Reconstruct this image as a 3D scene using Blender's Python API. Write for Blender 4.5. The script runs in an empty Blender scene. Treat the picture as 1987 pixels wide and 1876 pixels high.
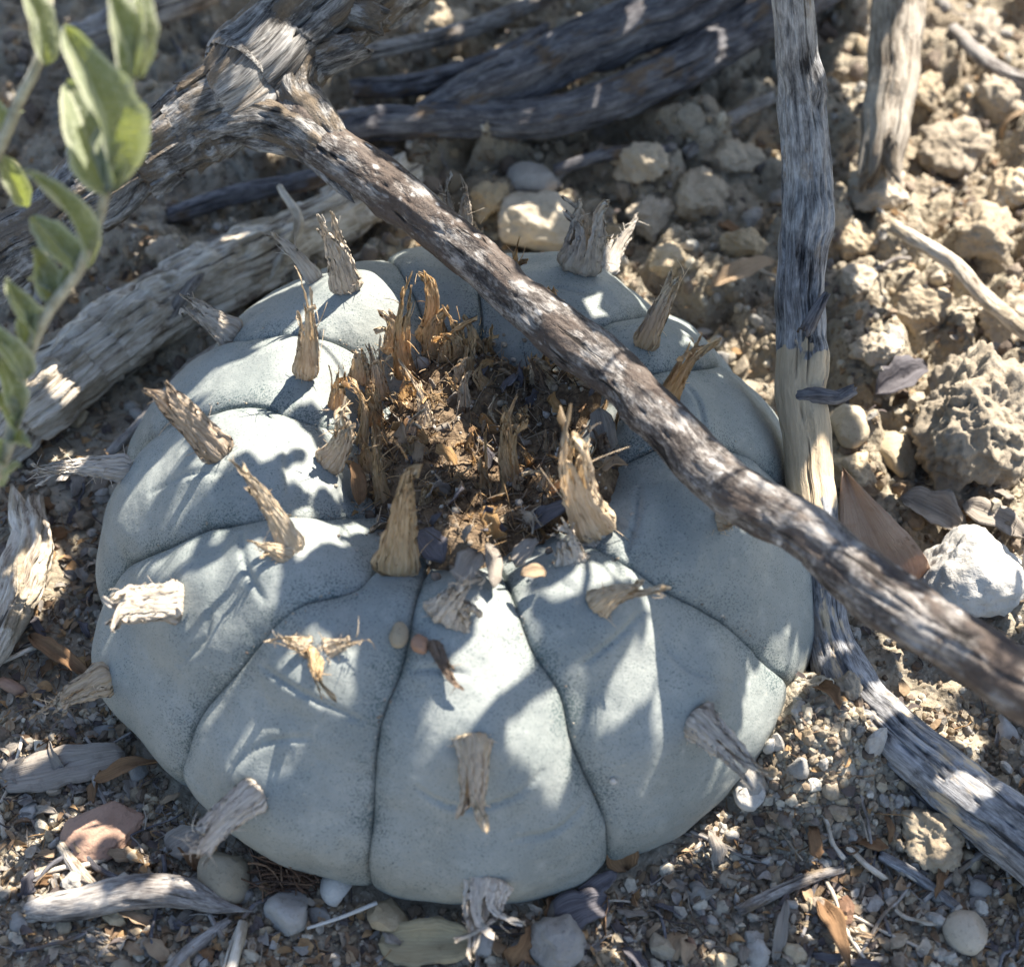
import bpy, math, random
import numpy as np
from mathutils import Vector, Matrix, Euler
from mathutils.bvhtree import BVHTree

# ------------------------------------------------------------------ camera, sky, sun, exposure
# everything below is written in centimetres and stored in metres
S = 0.01
scene = bpy.context.scene
COL = scene.collection
HF = math.radians(37.5)
PITCH = math.radians(51.5)
AIM = np.array([0.69, 0.66, 1.2])
DIST = 21.3
CAMP = AIM + DIST * np.array([0, -math.cos(PITCH), math.sin(PITCH)])
cam = bpy.data.cameras.new('camera'); camo = bpy.data.objects.new('camera', cam); COL.objects.link(camo)
camo.location = CAMP * S
camo.rotation_euler = (math.pi / 2 - PITCH, 0, 0)
cam.sensor_fit = 'HORIZONTAL'; cam.angle = HF
cam.clip_start = 0.002; cam.clip_end = 500
cam.dof.use_dof = True; cam.dof.focus_distance = 0.200; cam.dof.aperture_fstop = 24.0
scene.camera = camo

SUN_EL, SUN_AZ = math.radians(53), math.radians(42)      # azimuth measured from straight behind the plant towards the right
SUND = np.array([math.sin(SUN_AZ) * math.cos(SUN_EL), math.cos(SUN_AZ) * math.cos(SUN_EL), math.sin(SUN_EL)])
world = bpy.data.worlds.new('World'); scene.world = world; world.use_nodes = True
wn = world.node_tree.nodes; wl = world.node_tree.links
sky = wn.new('ShaderNodeTexSky'); sky.sky_type = 'NISHITA'; sky.sun_disc = False
sky.sun_elevation = SUN_EL; sky.sun_rotation = SUN_AZ
wl.new(sky.outputs[0], wn['Background'].inputs[0]); wn['Background'].inputs[1].default_value = 0.085
sl = bpy.data.lights.new('sun', 'SUN'); so = bpy.data.objects.new('sun', sl); COL.objects.link(so)
sl.energy = 5.0; sl.angle = math.radians(0.45); sl.color = (1.0, 0.93, 0.82)
so.rotation_euler = Vector(SUND.tolist()).to_track_quat('Z', 'Y').to_euler()
so.location = (SUND * 60 * S).tolist()
vs = scene.view_settings
vs.view_transform = 'Standard'; vs.look = 'None'; vs.gamma = 1; vs.use_curve_mapping = False; vs.exposure = 1.88
scene.render.engine = 'CYCLES'
scene.cycles.use_denoising = True
scene.cycles.max_bounces = 7
scene.cycles.caustics_reflective = False; scene.cycles.caustics_refractive = False

# ------------------------------------------------------------------ pixels to directions (photo taken as 1987 x 1876)
FW = np.array([0, math.cos(PITCH), -math.sin(PITCH)])
UP = np.array([0, math.sin(PITCH), math.cos(PITCH)])
RT = np.array([1.0, 0, 0])
KP = 993.5 / math.tan(HF / 2)
def ray(px, py):
    d = FW + RT * ((px - 993.5) / KP) + UP * (-(py - 938) / KP)
    return d / np.linalg.norm(d)
def at_depth(px, py, d):
    return CAMP + (FW + RT * ((px - 993.5) / KP) + UP * (-(py - 938) / KP)) * d
def at_z(px, py, z):
    r = ray(px, py); return CAMP + r * ((z - CAMP[2]) / r[2])
def depth(p): return float((np.asarray(p) - CAMP) @ FW)
def cmpx(p): return depth(p) / KP                       # centimetres per photo pixel at a point
def to_px(p):
    q = np.atleast_2d(p) - CAMP; z = q @ FW
    return np.stack([993.5 + KP * (q @ RT) / z, 938 - KP * (q @ UP) / z], -1)
def norm(v): v = np.asarray(v, float); return v / (np.linalg.norm(v) + 1e-12)

# ------------------------------------------------------------------ noise
def _h(ix, iy, iz, seed):
    h = (ix.astype(np.int64) * 374761393 + iy.astype(np.int64) * 668265263 + iz.astype(np.int64) * 2147483647 + seed * 974634777) & 0xffffffff
    h = ((h ^ (h >> 13)) * 1274126177) & 0xffffffff
    h = ((h ^ (h >> 16)) * 2246822519) & 0xffffffff
    return ((h ^ (h >> 15)) & 0xffffff) / float(0xffffff)
def vnoise(x, y, z, seed=0):
    x, y, z = np.broadcast_arrays(np.asarray(x, float), np.asarray(y, float), np.asarray(z, float))
    ix, iy, iz = np.floor(x), np.floor(y), np.floor(z)
    fx, fy, fz = x - ix, y - iy, z - iz
    fx = fx * fx * fx * (fx * (fx * 6 - 15) + 10); fy = fy * fy * fy * (fy * (fy * 6 - 15) + 10); fz = fz * fz * fz * (fz * (fz * 6 - 15) + 10)
    r = 0
    for a in (0, 1):
        for b in (0, 1):
            for c in (0, 1):
                w = (fx if a else 1 - fx) * (fy if b else 1 - fy) * (fz if c else 1 - fz)
                r = r + w * _h(ix + a, iy + b, iz + c, seed)
    return r * 2 - 1
def fbm(x, y, z, oct=4, seed=0, gain=.5):
    r, a, f, t = 0, 1., 1., 0.
    for o in range(oct):
        r = r + a * vnoise(np.asarray(x) * f + 17.3 * o, np.asarray(y) * f + 5.1 * o, np.asarray(z) * f + 9.7 * o, seed + o); t += a
        a *= gain; f *= 2.03
    return r / t
def worley(x, y, seed=0):
    x = np.asarray(x, float); y = np.asarray(y, float)
    ix, iy = np.floor(x), np.floor(y); f1 = np.full(x.shape, 9.); f2 = np.full(x.shape, 9.); cid = np.zeros(x.shape)
    z0 = np.zeros_like(ix)
    for a in (-1, 0, 1):
        for b in (-1, 0, 1):
            cx, cy = ix + a, iy + b
            hx, hy = _h(cx, cy, z0, seed), _h(cx, cy, z0 + 1, seed)
            d = np.hypot(cx + hx - x, cy + hy - y)
            n = d < f1
            f2 = np.where(n, f1, np.minimum(f2, d)); cid = np.where(n, _h(cx, cy, z0 + 2, seed), cid); f1 = np.where(n, d, f1)
    return f1, f2, cid
def sstep(a, b, x):
    t = np.clip((np.asarray(x, float) - a) / (b - a), 0, 1); return t * t * (3 - 2 * t)
def spline(pts, n):
    p = np.asarray(pts, float)
    if len(p) == 2: return p[0] + (p[1] - p[0]) * np.linspace(0, 1, n)[:, None]
    q = np.vstack([2 * p[0] - p[1], p, 2 * p[-1] - p[-2]])
    seg = np.linalg.norm(np.diff(p[:, :3], axis=0), axis=1); cum = np.r_[0, np.cumsum(seg)]
    t = np.linspace(0, cum[-1], n); i = np.clip(np.searchsorted(cum, t, side='right') - 1, 0, len(p) - 2)
    u = ((t - cum[i]) / seg[i])[:, None]
    a, b, c, d = q[i], q[i + 1], q[i + 2], q[i + 3]
    return .5 * (2 * b + (c - a) * u + (2 * a - 5 * b + 4 * c - d) * u ** 2 + (3 * b - a - 3 * c + d) * u ** 3)

# ------------------------------------------------------------------ objects
ORG = {}                                                   # world origin (cm) of each object
def tag(o, label=None, cat=None, group=None, kind=None):
    if label: o['label'] = label
    if cat: o['category'] = cat
    if group: o['group'] = group
    if kind: o['kind'] = kind
    return o
def thing(name, base, label, cat, group=None, kind=None):
    o = bpy.data.objects.new(name, None); COL.objects.link(o); o.empty_display_size = .005
    o.location = (np.asarray(base) * S).tolist(); ORG[o] = np.asarray(base, float)
    return tag(o, label, cat, group, kind)
def mesh(name, V, F, mat=None, smooth=True, attrs=None):
    me = bpy.data.meshes.new(name)
    me.from_pydata((np.asarray(V, float) * S).tolist(), [], F.tolist() if isinstance(F, np.ndarray) else F)
    if smooth: me.shade_smooth()
    for k, (ty, dat) in (attrs or {}).items():
        at = me.attributes.new(k, ty, 'POINT')
        at.data.foreach_set('vector' if ty == 'FLOAT_VECTOR' else ('color' if ty == 'FLOAT_COLOR' else 'value'), np.asarray(dat, np.float32).ravel())
    if mat: me.materials.append(mat)
    me.update()
    return me
def mk(name, V, F, mat, parent=None, origin=None, smooth=True, attrs=None, **tg):
    """one mesh object; V in world cm.  A part keeps its thing's origin."""
    V = np.asarray(V, float)
    if parent is not None: org = ORG[parent]
    else: org = np.asarray(origin, float) if origin is not None else np.array([*(V[:, :2].mean(0)), V[:, 2].min()])
    o = bpy.data.objects.new(name, mesh(name, V - org, F, mat, smooth, attrs)); COL.objects.link(o); ORG[o] = org
    if parent is not None: o.parent = parent
    else: o.location = (org * S).tolist()
    return tag(o, **tg)
def grid_faces(n, m, wrap=False):
    i, j = np.meshgrid(np.arange(n - 1), np.arange(m if wrap else m - 1), indexing='ij'); j2 = (j + 1) % m
    return np.stack([i * m + j, i * m + j2, (i + 1) * m + j2, (i + 1) * m + j], -1).reshape(-1, 4)
class Soup:
    """collects many small shapes into one mesh"""
    def __init__(s): s.V = []; s.F = []; s.C = []; s.G = []; s.n = 0
    def add(s, V, F, col=None, grain=None):
        V = np.asarray(V, float); s.V.append(V); s.F += [[q + s.n for q in f] for f in (F.tolist() if isinstance(F, np.ndarray) else F)]
        c = np.ones((len(V), 4)); c[:, :3] = col if col is not None else .5; s.C.append(c)
        s.G.append(grain if grain is not None else V); s.n += len(V)
    def build(s, name, mat, parent=None, smooth=True, **k):
        return mk(name, np.vstack(s.V), s.F, mat, parent, smooth=smooth, attrs={'col': ('FLOAT_COLOR', np.vstack(s.C)), 'grain': ('FLOAT_VECTOR', np.vstack(s.G))}, **k)
def frames(P):
    T = np.gradient(P, axis=0); T /= np.linalg.norm(T, axis=1)[:, None] + 1e-12
    a = norm(np.cross(T[0], [0.13, 0.27, 0.95])); N = [a]
    for i in range(1, len(P)):
        a = a - T[i] * (a @ T[i]); a = norm(a); N.append(a)
    N = np.array(N); return T, N, np.cross(T, N)
def tube(P, R, m=6, tip=True):
    """plain thin tube"""
    P = np.asarray(P, float); n = len(P); T, N, B = frames(P); R = np.broadcast_to(np.asarray(R, float), (n,))
    a = np.linspace(0, 2 * np.pi, m, endpoint=False)
    V = P[:, None] + R[:, None, None] * (np.cos(a)[None, :, None] * N[:, None] + np.sin(a)[None, :, None] * B[:, None])
    F = grid_faces(n, m, True).tolist()
    F.append(list(range(m))[::-1]); F.append([(n - 1) * m + k for k in range(m)])
    return V.reshape(-1, 3), F

# ------------------------------------------------------------------ materials
class NT:
    def __init__(s, name):
        s.m = bpy.data.materials.new(name); s.m.use_nodes = True; s.t = s.m.node_tree; s.t.nodes.clear()
        s.out = s.t.nodes.new('ShaderNodeOutputMaterial')
    def n(s, ty, ins=None, **pr):
        nd = s.t.nodes.new('ShaderNode' + ty)
        for k, v in pr.items(): setattr(nd, k, v)
        for k, v in (ins or {}).items(): s.put(nd.inputs[k], v)
        return nd
    def put(s, sock, v):
        if isinstance(v, bpy.types.Node): v = v.outputs[0]
        if isinstance(v, bpy.types.NodeSocket): s.t.links.new(v, sock)
        else:
            if sock.type == 'RGBA' and len(v) == 3: v = (*v, 1)
            sock.default_value = v
    def attr(s, name): return s.n('Attribute', attribute_name=name)
    def obj(s): return s.n('TexCoord').outputs['Object']
    def mapping(s, vec, sc, loc=(0, 0, 0)): return s.n('Mapping', {'Vector': vec, 'Scale': sc, 'Location': loc}).outputs[0]
    def noise(s, vec, scale, detail=4, rough=.55, dist=0): return s.n('TexNoise', {'Vector': vec, 'Scale': scale, 'Detail': detail, 'Roughness': rough, 'Distortion': dist}).outputs[0]
    def voro(s, vec, scale, feature='F1', out='Distance', rnd=1): return s.n('TexVoronoi', {'Vector': vec, 'Scale': scale, 'Randomness': rnd}, feature=feature).outputs[out]
    def ramp(s, fac, stops):
        nd = s.n('ValToRGB', {0: fac}); e = nd.color_ramp.elements
        while len(e) < len(stops): e.new(.5)
        for k, (p, c) in enumerate(stops):
            e[k].position = p; e[k].color = (*c, 1) if not isinstance(c, (int, float)) else (c, c, c, 1)
        return nd.outputs[0]
    def math(s, op, a, b=0, c=None, clamp=False):
        nd = s.n('Math', operation=op, use_clamp=clamp); s.put(nd.inputs[0], a); s.put(nd.inputs[1], b)
        if c is not None: s.put(nd.inputs[2], c)
        return nd.outputs[0]
    def maprange(s, v, a, b, c=0, d=1): return s.n('MapRange', {0: v, 1: a, 2: b, 3: c, 4: d}).outputs[0]
    def mix(s, f, a, b, mode='MIX'):
        nd = s.n('Mix', data_type='RGBA', blend_type=mode); s.put(nd.inputs[0], f); s.put(nd.inputs[6], a); s.put(nd.inputs[7], b)
        return nd.outputs[2]
    def bump(s, h, strength, dist): return s.n('Bump', {'Strength': strength, 'Distance': dist, 'Height': h}).outputs[0]
    def rnd(s): return s.n('ObjectInfo').outputs['Random']
    def surf(s, color, rough=.8, normal=None, spec=.3, trans=0, tcol=None, sheen=0):
        ins = {'Base Color': color, 'Roughness': rough, 'Specular IOR Level': spec}
        if normal is not None: ins['Normal'] = normal
        if sheen: ins['Sheen Weight'] = sheen; ins['Sheen Roughness'] = .4
        b = s.n('BsdfPrincipled', ins).outputs[0]
        if trans:
            ti = {'Color': tcol if tcol is not None else color}
            if normal is not None: ti['Normal'] = normal
            t = s.n('BsdfTranslucent', ti).outputs[0]
            b = s.n('MixShader', {0: trans, 1: b, 2: t}).outputs[0]
        s.put(s.out.inputs[0], b); return s.m

def m_body():
    t = NT('glaucous_skin'); o = t.obj()
    big = t.noise(o, 90, 3); gd = t.attr('groove').outputs['Fac']
    col = t.ramp(big, [(.3, (.186, .204, .194)), (.7, (.262, .276, .259))])
    low = t.attr('cork').outputs['Fac']
    cork = t.math('MULTIPLY', low, t.maprange(t.noise(o, 160, 4), .35, .65))
    col = t.mix(t.math('MULTIPLY', cork, .55), col, (.27, .245, .19))
    fine = t.noise(o, 4300, 3, .7)
    patch = t.noise(o, 260, 5, .65)
    near = t.math('MULTIPLY', t.maprange(gd, 0, .38, .15, 0), t.maprange(t.noise(o, 190, 4, .6), .3, .62))
    thr = t.math('SUBTRACT', t.math('SUBTRACT', .665, near), t.math('MULTIPLY', patch, .2))
    sp = t.math('MULTIPLY', t.math('SUBTRACT', fine, thr), 10, clamp=True)
    col = t.mix(t.math('MULTIPLY', sp, .9), col, (.05, .075, .075))
    scar = t.maprange(t.noise(t.mapping(o, (1, 1, 1), (3, 1, 7)), 700, 2), .74, .8)
    col = t.mix(t.math('MULTIPLY', scar, .7), col, (.07, .09, .085))
    dust = t.maprange(t.noise(o, 1500, 3), .66, .74)
    col = t.mix(t.math('MULTIPLY', dust, .35), col, (.42, .38, .30))
    h = t.math('ADD', t.math('MULTIPLY', fine, .5), t.math('MULTIPLY', t.noise(o, 520, 6, .62), 1.6))
    pale = t.maprange(t.noise(t.mapping(o, (1, 1, 1), (9, 4, 2)), 330, 6, .7), .52, .72)
    col = t.mix(t.math('MULTIPLY', pale, .4), col, (.36, .37, .34))
    return t.surf(col, .62, t.bump(h, .34, .0004), .3)
def m_wood(name, dark, mid, pale, bark=None, barkamt=.5, fleck=0, grain=1.0, bumpd=.0006, stretch=1.0, zone=None):
    t = NT(name); g = t.attr('grain').outputs['Vector']
    st = t.noise(t.mapping(g, (1, 1, .14 * stretch)), 10 * grain, 7, .68, 1.1)
    fine = t.noise(t.mapping(g, (1, 1, .12 * stretch)), 52 * grain, 3, .6, .6)
    blotch = t.noise(t.mapping(g, (1, 1, .7)), 2.6, 5, .62)
    v = t.math('ADD', t.math('MULTIPLY', st, .65), t.math('MULTIPLY', fine, .35))
    v = t.math('ADD', v, t.math('MULTIPLY', t.math('SUBTRACT', blotch, .5), .6))
    col = t.ramp(v, [(.32, dark), (.46, mid), (.63, pale)])
    hgt = v
    if bark:
        k = t.maprange(t.noise(t.mapping(g, (1, 1, .55), (4, 2, 1)), 2.2, 5, .62), .62 - .3 * barkamt, .70 - .3 * barkamt)
        grit = t.noise(g, 22, 5, .7)
        bc = t.mix(grit, tuple(.35 * c for c in bark), tuple(1.45 * c for c in bark))
        col = t.mix(t.math('MULTIPLY', k, .85), col, bc)
        hgt = t.math('ADD', v, t.math('MULTIPLY', t.math('MULTIPLY', grit, k), .9))
    if zone:
        zf = t.math('MULTIPLY', t.maprange(t.math('ADD', t.attr('zone').outputs['Fac'], t.math('MULTIPLY', t.math('SUBTRACT', t.noise(t.mapping(g, (1, 1, .35)), 3.2, 5, .65), .5), 1.5)), .5, .62), .92)
        col = t.mix(zf, col, t.mix(st, tuple(.55 * c for c in zone), tuple(1.35 * c for c in zone)))
    crack = t.maprange(t.noise(t.mapping(g, (1, 1, .05 * stretch), (7, 7, 7)), 9 * grain, 3, .5, .4), .36, .31)
    col = t.mix(t.math('MULTIPLY', crack, .85), col, tuple(.35 * c for c in dark))
    hgt = t.math('SUBTRACT', hgt, crack)
    if fleck:
        f = t.maprange(t.math('ADD', t.voro(t.mapping(g, (1, 1, .6)), 5.5), t.math('MULTIPLY', t.noise(g, 12, 3), .35)), .40, .30)
        f = t.math('MULTIPLY', f, t.maprange(t.noise(g, 1.9, 2), .45, .6))
        col = t.mix(t.math('MULTIPLY', f, fleck), col, (.55, .53, .51))
    return t.surf(col, .85, t.bump(hgt, .75, bumpd), .2)
def m_tuft(name, a, b, dark, tr=.35, tc=None):
    t = NT(name); g = t.attr('grain').outputs['Vector']
    st = t.noise(t.mapping(g, (1, 1, .10)), 16, 5, .65, .3)
    bl = t.noise(t.obj(), 330, 4, .6)
    col = t.ramp(st, [(.25, dark), (.40, a), (.60, b)])
    col = t.mix(t.maprange(bl, .55, .75, 0, .4), col, tuple(.8 * c for c in dark))
    return t.surf(col, .75, t.bump(st, .8, .0005), .25, tr, t.mix(.5, col, tc) if tc else None)
def m_soil():
    t = NT('dry_soil'); o = t.obj()
    big = t.noise(o, 28, 5, .6); mid = t.noise(o, 240, 5, .65); fine = t.noise(o, 1500, 4, .7)
    col = t.ramp(big, [(.32, (.22, .18, .13)), (.5, (.34, .295, .22)), (.68, (.43, .385, .305))])
    col = t.mix(t.maprange(mid, .35, .7, 0, .7), col, (.19, .15, .11))
    col = t.mix(t.maprange(fine, .56, .7, 0, .8), col, (.43, .385, .31))
    col = t.mix(t.maprange(t.noise(t.mapping(o, (1, 1, 1), (2, 5, 1)), 800, 3), .62, .7, 0, .75), col, (.075, .058, .042))
    h = t.math('ADD', mid, t.math('ADD', t.math('MULTIPLY', fine, .5), t.math('MULTIPLY', t.voro(o, 900), -.5)))
    return t.surf(col, .95, t.bump(h, .9, .0012), .15)
def m_stone(name, a, b, rough=.8, spot=(.1, .08, .06)):
    t = NT(name); o = t.obj(); g = t.mapping(o, (1, 1, 1), (0, 0, 0)); r = t.rnd()
    off = t.n('CombineXYZ', {0: t.math('MULTIPLY', r, 9), 1: t.math('MULTIPLY', r, 5)}).outputs[0]
    v = t.n('VectorMath', {0: o, 1: off}, operation='ADD').outputs[0]
    n1 = t.noise(v, 220, 5, .6); n2 = t.noise(v, 1400, 4, .7)
    col = t.mix(t.maprange(n1, .3, .7), a, b)
    col = t.mix(t.maprange(n2, .55, .75, 0, .6), col, spot)
    hs = t.n('HueSaturation', {'Saturation': t.maprange(t.math('FRACT', t.math('MULTIPLY', r, 7.7)), 0, 1, .75, 1.15), 'Value': t.maprange(r, 0, 1, .72, 1.25), 'Color': col}).outputs[0]
    return t.surf(hs, rough, t.bump(t.math('ADD', n1, t.math('MULTIPLY', n2, .6)), .6, .0007), .3)
def m_vcol(name, rough=.9, tr=0, bs=1400, bd=.0004):
    t = NT(name); c = t.attr('col').outputs['Color']; o = t.obj()
    n = t.noise(o, bs, 4, .65)
    col = t.mix(t.maprange(n, .35, .7, 0, .7), c, t.mix(.6, c, (.05, .04, .03)))
    return t.surf(col, rough, t.bump(n, .6, bd), .2, tr)
def m_litter(name, a, b, edge, tr=.2, rough=.8):
    t = NT(name); g = t.attr('grain').outputs['Vector']; o = t.obj()
    st = t.noise(t.mapping(g, (1, .12, 1)), 9, 4, .6); bl = t.noise(o, 420, 5, .65)
    col = t.mix(t.maprange(st, .35, .65), a, b)
    col = t.mix(t.maprange(bl, .52, .72, 0, .7), col, edge)
    return t.surf(col, rough, t.bump(t.math('ADD', st, bl), .6, .0006), .25, tr)
def m_leaf():
    t = NT('felted_leaf'); g = t.attr('grain').outputs['Vector']; o = t.obj()
    sep = t.n('SeparateXYZ', {0: g}); ax = t.math('ABSOLUTE', sep.outputs[0])
    edge = t.maprange(ax, .74, .92); mid = t.maprange(ax, .10, .02)
    n = t.noise(o, 900, 4, .6); fz = t.noise(o, 3000, 2, .6)
    col = t.ramp(n, [(.3, (.10, .122, .068)), (.7, (.185, .205, .125))])
    col = t.mix(t.maprange(fz, .45, .65, 0, .6), col, (.36, .38, .29))
    back = t.n('NewGeometry').outputs['Backfacing']
    col = t.mix(t.math('MULTIPLY', back, .4), col, (.30, .33, .25))
    col = t.mix(t.maprange(t.noise(o, 260, 5, .65), .55, .72, 0, .5), col, (.27, .23, .13))
    col = t.mix(t.math('MULTIPLY', t.math('MAXIMUM', edge, mid), .7), col, (.52, .52, .40))
    vein = t.noise(t.mapping(g, (2.2, 5, 1)), 3, 3)
    tc = t.mix(vein, (.40, .44, .06), (.26, .33, .07))
    return t.surf(col, .7, t.bump(t.math('ADD', n, vein), .5, .0005), .25, .32, tc, sheen=.35)

# ------------------------------------------------------------------ the cactus: smooth form first
HC = 3.2
PROF = [(0, HC - 1.0), (.7, HC - .95), (1.35, HC - .72), (1.9, HC - .27), (2.55, HC), (3.3, HC - .16), (4.05, HC - .72), (4.62, HC - 1.45), (4.93, 1.15), (4.98, .6), (4.86, .1), (4.55, -.5)]
NR, NA = 260, 900
ASP = 1.05
prof = spline([(a, b, 0) for a, b in PROF], NR)[:, :2]
def radial_gain(th):                                        # slightly egg-shaped outline
    return 1 + .012 * np.cos(th - 3.9) + .01 * np.cos(2 * th + .6)
def form(th, t):
    r = np.interp(t, np.linspace(0, 1, NR), prof[:, 0]); z = np.interp(t, np.linspace(0, 1, NR), prof[:, 1])
    r = r * radial_gain(th)
    return np.stack([r * np.cos(th), r * np.sin(th) * ASP, z], -1)
tb, ab = np.linspace(0.01, 1, 130), np.linspace(-np.pi, np.pi, 361)[:-1]
TB, AB = np.meshgrid(tb, ab, indexing='ij')
FV = form(AB, TB).reshape(-1, 3); FFc = grid_faces(130, 360, True)
bvh_form = BVHTree.FromPolygons([Vector(v) for v in FV.tolist()], FFc.tolist())
def hit(bvh, px, py):
    h = bvh.ray_cast(Vector(CAMP.tolist()), Vector(ray(px, py).tolist()))
    return None if h[0] is None else (np.array(h[0]), np.array(h[1]), h[2])
def near_form(px, py):
    """hit on the smooth form, else its closest point to the ray"""
    h = hit(bvh_form, px, py)
    if h is None:
        r = ray(px, py); w = FV - CAMP; d = np.linalg.norm(w - np.outer(w @ r, r), axis=1)
        p = FV[np.argmin(d)]
        h = (p, norm([p[0], p[1], .6 * p[2]]), None)
    return h[0], h[1]
def polar(p):
    th = math.atan2(p[1] / ASP, p[0]); d = np.linalg.norm(form(np.full(400, th), np.linspace(0, 1, 400)) - p, axis=1)
    return th, np.linspace(0, 1, 400)[np.argmin(d)]

GROOVES = [
 [(785, 1275), (760, 1340), (735, 1400), (720, 1500), (715, 1600), (705, 1700)],
 [(1005, 1185), (1040, 1270), (1095, 1345), (1112, 1430), (1145, 1510), (1175, 1570), (1195, 1620)],
 [(1190, 1085), (1230, 1095), (1300, 1140), (1400, 1190), (1460, 1240), (1510, 1295), (1545, 1325)],
 [(1180, 900), (1300, 855), (1370, 850), (1470, 870)],
 [(1130, 770), (1230, 735), (1340, 705), (1440, 690)],
 [(1060, 700), (1150, 640), (1200, 615), (1240, 600), (1290, 580)],
 [(935, 630), (928, 560), (925, 500)],
 [(830, 640), (805, 570), (780, 525)],
 [(705, 690), (650, 662), (590, 650), (540, 642), (480, 645)],
 [(680, 850), (600, 830), (540, 797), (480, 783), (400, 790), (330, 805)],
 [(650, 1000), (560, 1000), (480, 1008), (400, 1015), (320, 1050), (225, 1090)],
 [(690, 1150), (650, 1155), (590, 1175), (530, 1220), (440, 1310), (370, 1385), (345, 1470), (340, 1500)],
]
TT = np.linspace(0, 1, NR)
gth = []
for g in GROOVES:
    pl = np.array(g, float)
    q = spline([(x, y, 0) for x, y in g], 40)[:, :2]
    pt = np.array([polar(near_form(*a)[0]) for a in q])
    th = np.unwrap(pt[:, 0]); t = pt[:, 1]
    o = np.argsort(t); t, th = t[o], th[o]
    f = np.interp(TT, t, th)
    k = np.ones(15) / 15; f = np.convolve(np.pad(f, 7, mode='edge'), k, 'valid')
    gth.append(f)
gth = np.array(gth); gth = (gth + np.pi) % (2 * np.pi) - np.pi
order = np.argsort(gth[:, int(NR * .6)]); gth = gth[order]
for a in range(NR): gth[:, a] = np.sort(gth[:, a]) if np.ptp(np.sort(gth[:, a])) > 0 else gth[:, a]
NG = len(gth)
CREASES = [[(510, 1290), (600, 1345), (700, 1400)], [(1245, 1185), (1190, 1240), (1130, 1290)], [(475, 1040), (490, 1110), (520, 1170)],
           [(1240, 945), (1235, 1010), (1212, 1075)], [(1324, 763), (1350, 800), (1367, 850)], [(545, 850), (550, 900), (560, 960)],
           [(810, 1525), (860, 1550), (920, 1558), (990, 1540), (1050, 1495)], [(800, 1300), (850, 1300), (905, 1310)], [(1130, 1000), (1180, 1010), (1240, 1040)], [(420, 1180), (400, 1240), (350, 1290)], [(1000, 1620), (1080, 1610), (1140, 1570)], [(460, 1480), (520, 1440), (600, 1430)], [(1280, 1240), (1330, 1300), (1420, 1330)], [(300, 960), (380, 930), (440, 930)], [(1080, 560), (1150, 570), (1220, 560)], [(1330, 960), (1400, 960), (1450, 1010)]]
AREOLES = [(430, 880), (565, 1070), (350, 1165), (600, 1255), (500, 1540), (915, 1430), (950, 1700), (1350, 1385), (1145, 1170), (640, 900), (590, 715), (675, 565),
           (1120, 520), (1245, 665), (1290, 780), (870, 1200), (215, 1310), (1400, 1010)]
def areole_bumps(P):
    d = np.zeros(len(P))
    for a in AREOLES:
        c = near_form(*a)[0]; q = np.linalg.norm(P - c, axis=1)
        d += .19 * np.exp(-(q / .60) ** 2) - .065 * np.exp(-(q / .20) ** 2)
    for cr in CREASES:
        q = spline([near_form(x, y)[0] for x, y in cr], 24)
        sel = np.where(np.linalg.norm(P - q.mean(0), axis=1) < 2.0)[0]
        dd = np.linalg.norm(P[sel][:, None] - q[None], axis=2); w = np.sin(np.linspace(.15, np.pi - .15, 24)) ** .5
        k = np.argmin(dd, 1); dm = dd[np.arange(len(sel)), k]
        d[sel] += w[k] * (-.055 * np.exp(-(dm / .04) ** 2) + .045 * np.exp(-(dm / .25) ** 2))
    return d
def lobe(th, t):
    """rib index, fraction across the rib, width and distance to the groove"""
    g = np.array([np.interp(t, TT, gth[k]) for k in range(NG)])        # (NG, n) ascending
    idx = (th[None] >= g).sum(0) - 1
    lo = np.where(idx < 0, g[NG - 1] - 2 * np.pi, np.take_along_axis(g, np.clip(idx, 0, NG - 1)[None], 0)[0])
    nx = (idx + 1) % NG
    hi = np.take_along_axis(g, nx[None], 0)[0]; hi = np.where(idx == NG - 1, hi + 2 * np.pi, hi)
    f = (th - lo) / (hi - lo)
    return idx % NG, np.clip(f, 0, 1), hi - lo
def skin(th, t):
    p = form(th, t); e = 1e-3
    n = np.cross(form(th + e, t) - p, form(th, np.clip(t + e, 0, 1)) - p) * -1
    bad = np.linalg.norm(n, axis=1) < 1e-9; n[bad] = (0, 0, 1)
    n /= np.linalg.norm(n, axis=1)[:, None]
    idx, f, w = lobe(th, t)
    r = np.hypot(p[:, 0], p[:, 1]); wid = w * r
    x = np.abs(2 * f - 1)
    prof_l = (1 - x ** 2.4) ** .62
    gd = (1 - x) * wid / 2
    amp = np.minimum(.185, .075 * wid) * sstep(.02, .2, t) * (1 - .4 * sstep(.7, 1, t))
    cid = np.sin(idx * 12.9898) * 43758.5; cid = cid - np.floor(cid)
    h = amp * (prof_l - .55) * (.85 + .3 * cid)
    h = h - .035 * np.exp(-(gd / .03) ** 2) * sstep(.1, .2, t)
    h = h + .045 * fbm(p[:, 0] * .8, p[:, 1] * .8, p[:, 2] * .8, 3, 3) + .006 * fbm(p[:, 0] * 6, p[:, 1] * 6, p[:, 2] * 6, 3, 8)
    return p, n, h, idx, gd

# cactus origin, ribs as parts
AC, TC = np.meshgrid(np.linspace(-np.pi, np.pi, NA + 1)[:-1], np.linspace(.012, 1, NR), indexing='xy')
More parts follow.
